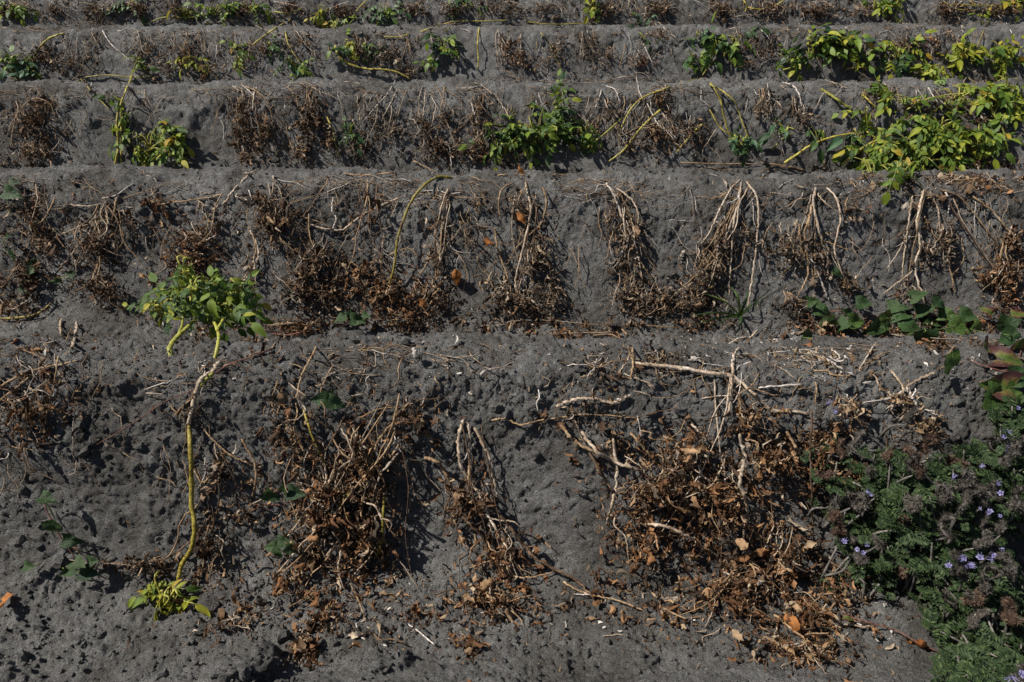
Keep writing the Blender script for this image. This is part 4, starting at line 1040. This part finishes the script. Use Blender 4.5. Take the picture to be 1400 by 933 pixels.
G('dark green potato tuft clasping the far ridge beside the upright yellow stem', (612, 90), [(605, 65, 14, 24, 8), (622, 70, 14, 12, 4), (592, 92, 10, 10, 3)], [], 'deep', .10, 11, tones=['deep', 'green'], height=.07, **R4)
G('green potato tuft with pale leaves at the end of a leaning stem', (405, 98), [(402, 88, 22, 12, 9)], [], 'green', .095, 12, tones=['green', 'bluish'], height=.06, **R4)
G('small bright green potato tuft on the far ridge below the slanting stem', (325, 92), [(325, 76, 14, 18, 7)], [], 'yellow', .095, 13, tones=['green', 'yellow'], height=.06, **R4)
G('dark green potato leaves at the ridge end by the hooked yellow stem', (25, 100), [(18, 88, 24, 16, 10), (42, 98, 12, 8, 3)], [], 'green', .10, 14, tones=['green', 'green', 'bluish'], height=.07, **R4)
G('yellowed potato leaves withering on the far ridge', (265, 92), [(262, 85, 18, 12, 7)], [], 'yellow', .09, 15, tones=['yellow'], height=.05, **R4)
G('yellow leaved potato shoot in the far furrow over the thick sagging stem', (460, 38), [(458, 32, 14, 20, 7), (478, 62, 18, 20, 8)], [([(482, 26), (490, 12), (502, 0)], 5, 'yellow', .03)], 'yellow', .10, 16, tones=['yellow', 'green', 'deep'], height=.07, **R4)
for i, (x, y, rx, n, t) in enumerate(((20, 12, 28, 10, 'green'), (295, 12, 30, 9, 'green'), (345, 14, 32, 10, 'green'), (440, 18, 18, 6, 'yellow'), (525, 14, 26, 8, 'deep'), (640, 8, 26, 7, 'deep'), (812, 5, 20, 7, 'yellow'),
                                      (1195, 8, 26, 8, 'green'), (1225, 5, 24, 6, 'yellow'), (1385, 4, 22, 6, 'yellow'), (260, 18, 16, 4, 'yellow'), (180, 6, 20, 4, 'deep'))):
    G({'green': 'fresh green', 'yellow': 'yellow green', 'deep': 'dark green'}[t] + ' potato tuft at the foot of the farthest ridge', (x, y + 12), [(x, y, rx, 12, n)], [], t, .12, 30 + i, tones=[t, t, 'green'], height=.09, split=False, group='green potato tufts on the farthest ridge')
for i, (x, y, rx, ry, n) in enumerate(((880, 45, 20, 16, 6), (500, 68, 16, 14, 6), (1010, 195, 22, 12, 8), (480, 185, 14, 14, 5), (370, 65, 14, 10, 5), (950, 50, 16, 10, 4))):
    G('small dark green weed with fine leaves tucked into the ridge behind dead stalks', (x, y + ry), [(x, y, rx, ry, n)], [], 'deep', .075, 50 + i, tones=['deep', 'deep', 'bluish'], height=.05, split=False, name='small_weed', cat='weed', group='small dark weeds')
#@@WEEDS
# ------------------------------------------------------------------ heart leaved weeds
W = heart_weed
W('heart leaved weed with broad dark leaves in the furrow below the wavy pale stem', (1200, 440),
  [(1125, 425, .055, 'deep', -.3), (1150, 445, .05, 'deep', -2.2), (1195, 450, .058, 'deep', -1.9), (1245, 448, .075, 'deep', .4), (1225, 420, .05, 'deep', 1.2), (1285, 415, .05, 'deep', -.5), (1310, 450, .065, 'green', -.2), (1180, 415, .045, 'deep', .8), (1265, 425, .05, 'deep', 1.4), (1210, 437, .05, 'green', -1.2), (1105, 463, .05, 'deep', -.6), (1255, 405, .045, 'deep', 1.2), (1145, 373, .034, 'deep', -.2), (1160, 428, .04, 'deep', 2.2), (1135, 440, .05, 'deep', -.9), (1170, 440, .05, 'green', .3), (1215, 455, .05, 'deep', -.6), (1230, 432, .05, 'deep', 2.6), (1275, 440, .055, 'deep', 2.0), (1295, 430, .05, 'green', .9), (1265, 462, .05, 'deep', -1.4), (1110, 412, .04, 'deep', 1.4)],
  1, [(1100, 430), (1160, 425), (1220, 435), (1300, 428), (1340, 430)])
W('heart leaved weed with large leaves turning red above the purple flowered clump', (1375, 505),
  [(1362, 528, .085, 'red', 2.9), (1350, 475, .07, 'red', 2.0), (1380, 490, .07, 'red', .6), (1398, 515, .055, 'deep', 0.2), (1365, 548, .07, 'green', -.7), (1395, 470, .06, 'red', 1.6), (1390, 545, .06, 'green', -.3)],
  2, [(1400, 505), (1375, 508), (1345, 500), (1320, 490)])
W('lone upright green heart leaf on a pale stalk on the bare crest', (1285, 510), [(1298, 500, .06, 'green', -1.1)], 3)
W('heart leaved weed with green and reddish leaves beside the orange brown leaf wad', (1370, 440), [(1335, 455, .06, 'green', -.5), (1375, 445, .06, 'deep', -1.6), (1395, 430, .05, 'red', .6), (1350, 425, .045, 'red', 2.4), (1322, 432, .05, 'deep', .3), (1385, 462, .05, 'deep', -.4)], 4, [(1300, 440), (1350, 438), (1400, 430)])
W('low bindweed with dark green leaves on clod strewn soil beside a dark hollow', (85, 745), [(65, 682, 0.033, 'deep', .6), (74, 722, 0.041, 'deep', -1.5), (98, 740, 0.037, 'deep', -.2), (108, 772, 0.037, 'deep' if False else 'deep', .3), (122, 783, 0.041, 'deep', .2), (92, 782, 0.030, 'deep', 2.8), (40, 775, 0.026, 'deep', .2), (125, 768, 0.033, 'deep', 1.2)], 5, [(60, 690), (80, 730), (105, 765), (125, 785)])
W('small bindweed with three green leaves on rust brown dead leaves', (390, 690), [(372, 678, 0.037, 'deep', -1.0), (405, 675, 0.037, 'deep', .5), (388, 668, 0.026, 'deep', 1.8)], 6, [(360, 690), (385, 690), (415, 680)])
W('small sprout with drooping yellow green leaves on the dead leaf heap', (385, 750), [(372, 748, 0.033, 'deep', 3.0), (390, 742, 0.033, 'deep', .6), (398, 752, 0.026, 'deep', -.5), (382, 758, 0.022, 'deep', -1.5)], 7)
W('dark shiny bindweed leaves low on the crumbly crest', (445, 548), [(440, 546, 0.044, 'deep', 3.0), (460, 552, 0.037, 'deep', .1)], 8)
W('low weed with dark green leaves under the ridge face beside rust brown stalks', (475, 438), [(465, 435, 0.041, 'deep', 2.9), (490, 438, 0.044, 'deep', .2), (478, 430, 0.033, 'deep', 1.4), (500, 432, 0.030, 'deep', .7)], 9)
W('weed with dull green leaves among dark dead tangle at the ridge end', (25, 370), [(18, 350, 0.037, 'deep'), (40, 372, 0.033, 'deep'), (15, 265, 0.056, 'deep', -.3), (20, 250, 0.037, 'deep', .4), (48, 362, 0.033, 'deep'), (35, 395, 0.037, 'deep'), (10, 325, 0.030, 'deep'), (95, 375, 0.030, 'deep'), (80, 385, 0.026, 'deep')], 10, [(10, 340), (30, 365), (50, 385)])
W('thin red trailing bindweed runner crossing the grey ridge', (420, 450), [(285, 515, .018, 'red', .2)], 11, [(425, 447), (370, 478), (310, 500), (270, 530), (225, 550), (180, 580), (132, 608)])
W('thin red trailing runner with dry orange leaf in the furrow', (1155, 842), [(1160, 845, .02, 'red', .2)], 12, [(1155, 842), (1190, 852), (1225, 862), (1250, 876), (1295, 897)])

# ------------------------------------------------------------------ single fallen leaves
fr = random.Random(5)
def fallen(label, px, py, size, tone, ang=None, lift=.01):
    p, d = hit(px, py)
    o = bpy.data.objects.new('fallen_leaf', fr.choice(DRYMESH[tone][:10] if tone == 'orange' else DRYMESH[tone][:20])); COL.objects.link(o)
    a = ang if ang is not None else fr.uniform(0, 6.28)
    o.matrix_basis = frame(p - d * (lift + .022), Vector((math.cos(a), -.5, math.sin(a))), UPN + rvec(fr) * .2) @ Matrix.Scale(size / (.030 if tone == 'orange' else .046), 4)
    o['label'] = label; o['category'] = 'leaf'; return o
fallen('curled orange dead leaf hanging on the bare ridge face by the dark drooping stem', 624, 369, .055, 'orange', -1.6, .02)
fallen('ragged orange dead leaf beside the looping tan stems', 664, 325, .045, 'orange', -.4)
fallen('folded orange dead leaf at the crown of the bushy withered plant', 708, 290, .06, 'orange', -1.3, .02)
fallen('rusty orange dead leaf standing on the crest', 715, 238, .055, 'orange', 1.5, .02)
fallen('orange dead leaf in the brown tangle under the yellow stem', 574, 408, .055, 'orange', -1.4, .04)
fallen('curled tan orange leaf on the thin red runner in the furrow', 1262, 881, .055, 'orange', -1.3, .015)
fallen('rounded brown dead leaf alone on the furrow floor', 904, 846, .05, 'rust', 1.2)
fallen('broad tan dead leaf on the furrow floor beside the big brown heap', 1001, 862, .05, 'tan', .6)
fallen('tan orange dead leaf under the big brown heap', 1073, 843, .04, 'orange', .5)
fallen('pleated grey dead leaf standing against the bare pressed soil', 842, 785, .06, 'grey', 1.2, .015)
fallen('bleached crumpled dead leaf alone on the crumbly crest', 657, 516, .05, 'white', .8, .01)
fallen('thin bleached dead leaf on the crest beside a flat clod', 565, 488, .05, 'white', .5)
fallen('pale leaf tip in the tan litter under the dark trailing stems', 665, 836, .045, 'tan', .9, .015)
fallen('small white dead leaf on the ridge top beside the fan shaped stems', 1056, 267, .025, 'white', -.9)
fallen('grey hanging dead leaf below bleached scraps on the ridge face', 1207, 292, .035, 'grey', -1.4, .015)
fallen('orange tan dead leaf at the edge of dark clod strewn soil', 8, 812, .045, 'orange', .4)
fallen('bleached curled leaf beside the pale knot of stalks', 950, 482, .04, 'white', .2)
fallen('white curled leaf scrap on the crest under the pale stem end', 1022, 452, .035, 'white', 0)

# ------------------------------------------------------------------ loose dry stalks lying on the crests
lr = random.Random(99)
def stalk(px, py, length, ang, rad, kind, label, group):
    pts = [(px + length * u * math.cos(ang) + lr.gauss(0, .08) * length * (0 < u < 1), py + length * u * math.sin(ang) * .6 + lr.gauss(0, .04) * length * (0 < u < 1)) for u in (0, .33, .66, 1)]
    P = stem_points(pts, .008, r=lr); p = P[0]
    V, F = tube([q - p for q in P], rad * .001, rad * .0007, 6, 4, .25, lr, rad * .0002)
    o = bpy.data.objects.new('dry_stalk', mesh_from('dry_stalk', V, F, STEM[kind])); o.location = p; COL.objects.link(o)
    o['label'] = label; o['category'] = 'stalk'; o['group'] = group
for (y0, y1, n, ln, lab, grp) in ((455, 545, 30, 42, 'thin pale dry stalk lying loose on the crumbly crest of the flowered ridge', 'loose stalks on the flowered ridge'),
                                  (232, 272, 34, 38, 'thin pale dry stalk lying loose on the crest above the heart leaved weeds', 'loose stalks above the heart leaved weeds'),
                                  (108, 135, 34, 30, 'thin pale dry stalk lying loose on the crest of the green bush ridge', 'loose stalks on the green bush ridge'),
                                  (30, 52, 34, 28, 'thin pale dry stalk lying loose on the far crest', 'loose stalks on the far crest'),
                                  (800, 900, 10, 40, 'thin dry stalk lying loose on the furrow floor', 'loose stalks on the furrow floor')):
    for i in range(n):
        stalk(lr.uniform(20, 1380) if y0 < 700 else lr.uniform(250, 1200), lr.uniform(y0, y1), ln * lr.uniform(.5, 1.5), lr.choice((0, 3.1)) + lr.gauss(0, .7), lr.uniform(1.2, 2.6), lr.choice(('pale', 'white', 'tan', 'tan', 'brown')), lab, grp)

# ------------------------------------------------------------------ grass tuft
def grass(label, rootpx, blades, seed):
    r = random.Random(seed); p, d = hit(*rootpx); o = thing('grass_tuft', p, label, 'grass tuft')
    for tip, w, kind in blades:
        t, dd = hit(*tip); t = t - dd * .03; m = (p + t) / 2 + Vector((0, -.01, .02)) - d * .015
        C = catmull([p, m, t], 5); V = []; F = []
        for i, c in enumerate(C):
            u = i / (len(C) - 1); s = Vector((1, .1, .15)) if abs((t - p).x) < .08 else Vector((.15, .2, 1))
            ww = w * .0005 * (1 - u ** 2.5) + .0002
            V += [c - p - s * ww, c - p - d * ww * .5, c - p + s * ww]
        for i in range(len(C) - 1):
            for j in (0, 1): a = i * 3 + j; F.append((a, a + 1, a + 4, a + 3))
        part('blade', mesh_from('blade', V, F, GREEN['deep'] if kind == 'g' else (GREEN['green'] if kind == 'l' else RED)), o)
    return o
grass('young grass tuft with spread blades at the foot of the fan shaped plant', (1012, 432), [((1008, 455), 9, 'g'), ((1022, 395), 9, 'g'), ((965, 402), 6, 'r'), ((942, 432), 7, 'g'), ((940, 448), 8, 'g'), ((978, 445), 6, 'l'), ((1060, 392), 6, 'g'), ((1030, 415), 7, 'l'), ((1000, 392), 7, 'l'), ((1090, 382), 5, 'g')], 4)
grass('thin green grass blades among pale strands at the ridge foot', (478, 190), [((470, 165), 6, 'g'), ((485, 168), 6, 'l'), ((462, 178), 6, 'g'), ((492, 180), 5, 'g')], 5)
#@@PHACELIA
# ------------------------------------------------------------------ purple flowered weed clump
def fern_leaf(r, L):
    """feathery pinnate leaf with toothed lobes along +y"""
    V = []; F = []
    def blade(p, d, n, l, w):
        d = d.normalized(); s = d.cross(n).normalized(); k = len(V)
        V.extend([p, p + d * l * .35 + s * w * .5 + n * w * .12, p + d * l * .7 + s * w * .42, p + d * l, p + d * l * .65 - s * w * .45, p + d * l * .3 - s * w * .5 + n * w * .12])
        F.append((k, k + 1, k + 2, k + 3)); F.append((k, k + 3, k + 4, k + 5))
    def at(u): return Vector((0, L * u, L * (.18 * u - .45 * u * u)))
    for i in range(7):
        u = .14 + .12 * i
        for sg in (-1, 1):
            ll = L * .34 * math.sin(math.pi * (.22 + .68 * u)) * r.uniform(.8, 1.15)
            d = Vector((sg, .55, -.2 + r.gauss(0, .2))); n = Vector((0, .2, 1)) + rvec(r) * .15
            blade(at(u), d, n, ll, ll * .36)
            for q in (.45, .72):
                b = at(u) + d.normalized() * ll * q
                blade(b, d + Vector((0, .9, 0)), n, ll * .42, ll * .2); blade(b, d - Vector((0, .9, 0)), n, ll * .36, ll * .18)
    blade(at(.95), Vector((0, 1, -.5)), Vector((0, .3, 1)), L * .2, L * .09)
    tv, tf = tube([at(0), at(.35), at(.7), at(1)], L * .014, L * .006, 4, 2, 0, r)
    k = len(V); V.extend(tv); F.extend([tuple(i + k for i in f) for f in tf])
    return V, F
PHG = leafy('fern_leaf_green', [(0, (.018, .036, .014)), (.5, (.038, .066, .024)), (.85, (.065, .10, .036)), (1, (.11, .15, .05))], .25, .6, .25, 90, .3)
FUZZ = leafy('bristly_flower_coil', [(0, (.06, .052, .042)), (.5, (.095, .084, .072)), (1, (.15, .135, .12))], .1, .9, .1, 200, .3)
FUZZB = leafy('bristly_seed_coil', [(0, (.055, .035, .024)), (.5, (.095, .06, .043)), (1, (.14, .095, .07))], .1, .9, .1, 200, .3)
PURP = leafy('purple_petal', [(0, (.22, .20, .42)), (.6, (.33, .30, .56)), (1, (.46, .43, .68))], .3, .6, .2, 200, .2)
fg = random.Random(61)
FERN = [mesh_from('leaf', *fern_leaf(fg, fg.uniform(.030, .056)), PHG, False) for _ in range(6)]
def coil_mesh(r, m, turns=1.1):
    """scorpion-tail flower coil covered in bristles"""
    C = []
    for i in range(17):
        u = i / 16; a = -.4 + turns * 2 * math.pi * u ** 1.3; rad = .022 * (1 - .6 * u)
        C.append(Vector((rad * math.sin(a), .003 * math.sin(9 * u) , .022 * (u < .99) + rad * (-math.cos(a)) + .006)))
    C = [Vector((0, 0, -.014)), Vector((0, 0, -.005))] + [c - C[0] for c in C]
    V, F = tube(C, .0022, .0026, 6, 2, .3, r)
    S = Soup(); S.add(V, F)
    for c in catmull(C[2:], 3):
        for k in range(14):
            d = rvec(r).normalized(); l = r.uniform(.006, .013); s = d.orthogonal() * .00035
            S.add([c - s, c + s, c + d * l], [(0, 1, 2)])
        for k in range(2):                     # calyx lobes
            d = rvec(r).normalized(); s = d.orthogonal() * .0016
            S.add([c, c + d * .005 + s, c + d * .009, c + d * .005 - s], [(0, 1, 2, 3)])
    return S.mesh('flower_coil', m)
COILS = [coil_mesh(fg, FUZZ, t) for t in (.36, .48, .6)] + [coil_mesh(fg, FUZZB, t) for t in (.4, .55)]
def floret(r):
    S = Soup()
    for k in range(5):
        a = k * 2 * math.pi / 5; d = Vector((math.cos(a), math.sin(a), .45)); s = Vector((-math.sin(a), math.cos(a), 0))
        S.add([d * .0008, d * .0038 + s * .0023, d * .0058 + Vector((0, 0, -.0004)), d * .0038 - s * .0023], [(0, 1, 2, 3)])
    for k in range(5):
        a = k * 2 * math.pi / 5 + .5; t = Vector((math.cos(a) * .004, math.sin(a) * .004, .010)); s = Vector((.0003, 0, 0))
        S.add([-s, s, t + s, t - s], [(0, 1, 2, 3)])
    return S.mesh('blossom', PURP)
FLORET = floret(fg)

def phacelia(label, basepx, leaf_zones, heads, seed):
    """heads: (px, py, flowers, height above the ground in m); leaf zones: (cx, cy, rx, ry, n, hmin, hmax)"""
    r = random.Random(seed * 7 + 1)
    p, d = hit(*basepx); root = thing('purple_flowered_weed', p, label, 'flowering weed', 'purple flowered weeds')
    stalks = Soup()
    for (cx, cy, rx, ry, n, h0, h1) in leaf_zones:
        n = int(n * 1.7); cx += 14; h1 *= .88
        P, Dd = hit_many([cx + rx * r.uniform(-1, 1) for _ in range(n)], [cy + ry * r.uniform(-1, 1) for _ in range(n)])
        for i in range(n):
            q = Vector(P[i]) - Vector(Dd[i]) * r.uniform(h0, h1) - p
            fwd = Vector((r.gauss(0, 1), r.gauss(-.4, .8), r.uniform(-.2, .7))); nor = Vector((0, -.3, 1)) + rvec(r) * .35
            part('leaf', r.choice(FERN), root, frame(q - fwd.normalized() * .04, fwd, nor) @ Matrix.Scale(r.uniform(.7, 1.15), 4))
            if i % 4 == 0:
                b = Vector((q.x * .6 + r.gauss(0, .03), q.y * .6 + r.gauss(0, .03), 0)); g = float(z0(np.array([b.x + p.x]), np.array([b.y + p.y]))[0]) - p.z
                stalks.add(*tube([Vector((b.x, b.y, g)), (b + q) / 2 + Vector((0, 0, .02)), q], .0028, .0018, 5, 4, 0, r))
    part('leaf_stalks', stalks.mesh('leaf_stalks', STEM['hairy']), root)
    for (x, y, fl, h) in heads:
        g, dd = hit(x, y); q = g - dd * h - p
        b = q + Vector((r.gauss(0, .015), r.uniform(.0, .05), -h * .9))
        V, F = tube([b, b.lerp(q, .55) + rvec(r) * .008, q + Vector((0, 0, -.012))], .0028, .0022, 6, 4, .2, r)
        part('stem', mesh_from('stem', V, F, STEM['hairy']), root)
        n = r.choice((1, 1, 2))
        for k in range(n):
            M = Matrix.Translation(q + Vector((r.gauss(0, .010), r.gauss(0, .008), r.gauss(0, .005)))) @ Euler((r.gauss(0, .35), r.gauss(0, .35), r.uniform(0, 6.28))).to_matrix().to_4x4() @ Matrix.Scale(r.uniform(.9, 1.35), 4)
            c = part('flower_coil', r.choice(COILS[:3] if fl else COILS), root, M)
            if fl:
                for j in range(r.randint(1, 4)):
                    a = r.uniform(0, 6.28)
                    v = Vector((r.gauss(0, .008), r.gauss(-.004, .008), .030 + r.uniform(-.006, .006)))
                    part('blossom', FLORET, c, frame(v, rvec(r), Vector((0, -.5, 1)) + rvec(r) * .5) @ Matrix.Scale(r.uniform(.75, 1.1), 4))
    return root
phacelia('purple flowered weed with a single blossom rising beside the dark brown leaf wad', (1140, 740), [(1160, 690, 34, 60, 24, .02, .12), (1120, 660, 28, 50, 9, .02, .08), (1150, 790, 40, 30, 6, .01, .05)],
         [(1127, 570, 1, .06), (1165, 760, 1, .10), (1125, 650, 0, .08), (1150, 620, 0, .07), (1180, 660, 0, .1), (1165, 690, 0, .1), (1150, 730, 0, .1), (1130, 690, 0, .07)], 1)
phacelia('bristly grey stemmed weed with tall curled heads and few blossoms', (1245, 780), [(1230, 660, 50, 40, 40, .03, .16), (1235, 730, 50, 50, 60, .03, .18)],
         [(1180, 698, 1, .10), (1235, 575, 0, .12), (1250, 645, 0, .16), (1265, 640, 0, .16), (1280, 620, 0, .14), (1240, 690, 0, .16), (1215, 610, 0, .1), (1275, 680, 0, .16), (1205, 740, 0, .12), (1225, 720, 0, .14)], 2)
phacelia('purple flowered weed with blossoms over dense green feathery leaves', (1330, 790), [(1310, 700, 55, 60, 75, .04, .2), (1330, 640, 50, 40, 34, .03, .14)],
         [(1305, 660, 1, .16), (1365, 745, 1, .2), (1363, 725, 1, .2), (1317, 778, 1, .2), (1325, 690, 0, .18), (1300, 730, 0, .18), (1290, 620, 0, .12), (1345, 690, 0, .18), (1335, 745, 0, .2)], 3)
phacelia('purple flowered weed growing up to the red heart leaves', (1385, 700), [(1375, 600, 30, 50, 44, .02, .12), (1385, 680, 30, 40, 34, .04, .16)],
         [(1375, 565, 1, .05), (1362, 607, 1, .06), (1382, 682, 1, .16), (1395, 690, 1, .16), (1378, 635, 0, .1), (1395, 610, 0, .08)], 4)
phacelia('purple flowered weed sprawling low over the furrow floor', (1350, 900), [(1340, 860, 60, 60, 95, .02, .14), (1330, 910, 55, 25, 45, .01, .08), (1300, 800, 55, 35, 44, .04, .16), (1330, 825, 60, 40, 50, .04, .13)],
         [(1360, 785, 1, .2), (1390, 925, 1, .1), (1340, 800, 0, .18), (1310, 825, 0, .14), (1350, 820, 0, .16), (1380, 850, 0, .14), (1330, 850, 0, .12)], 5)
phacelia('small green feathery weed at the foot of the dark brown leaf wad', (1195, 790), [(1190, 770, 30, 26, 20, .02, .08), (1175, 720, 20, 30, 12, .02, .08)], [(1190, 730, 0, .07), (1210, 765, 0, .07)], 6)
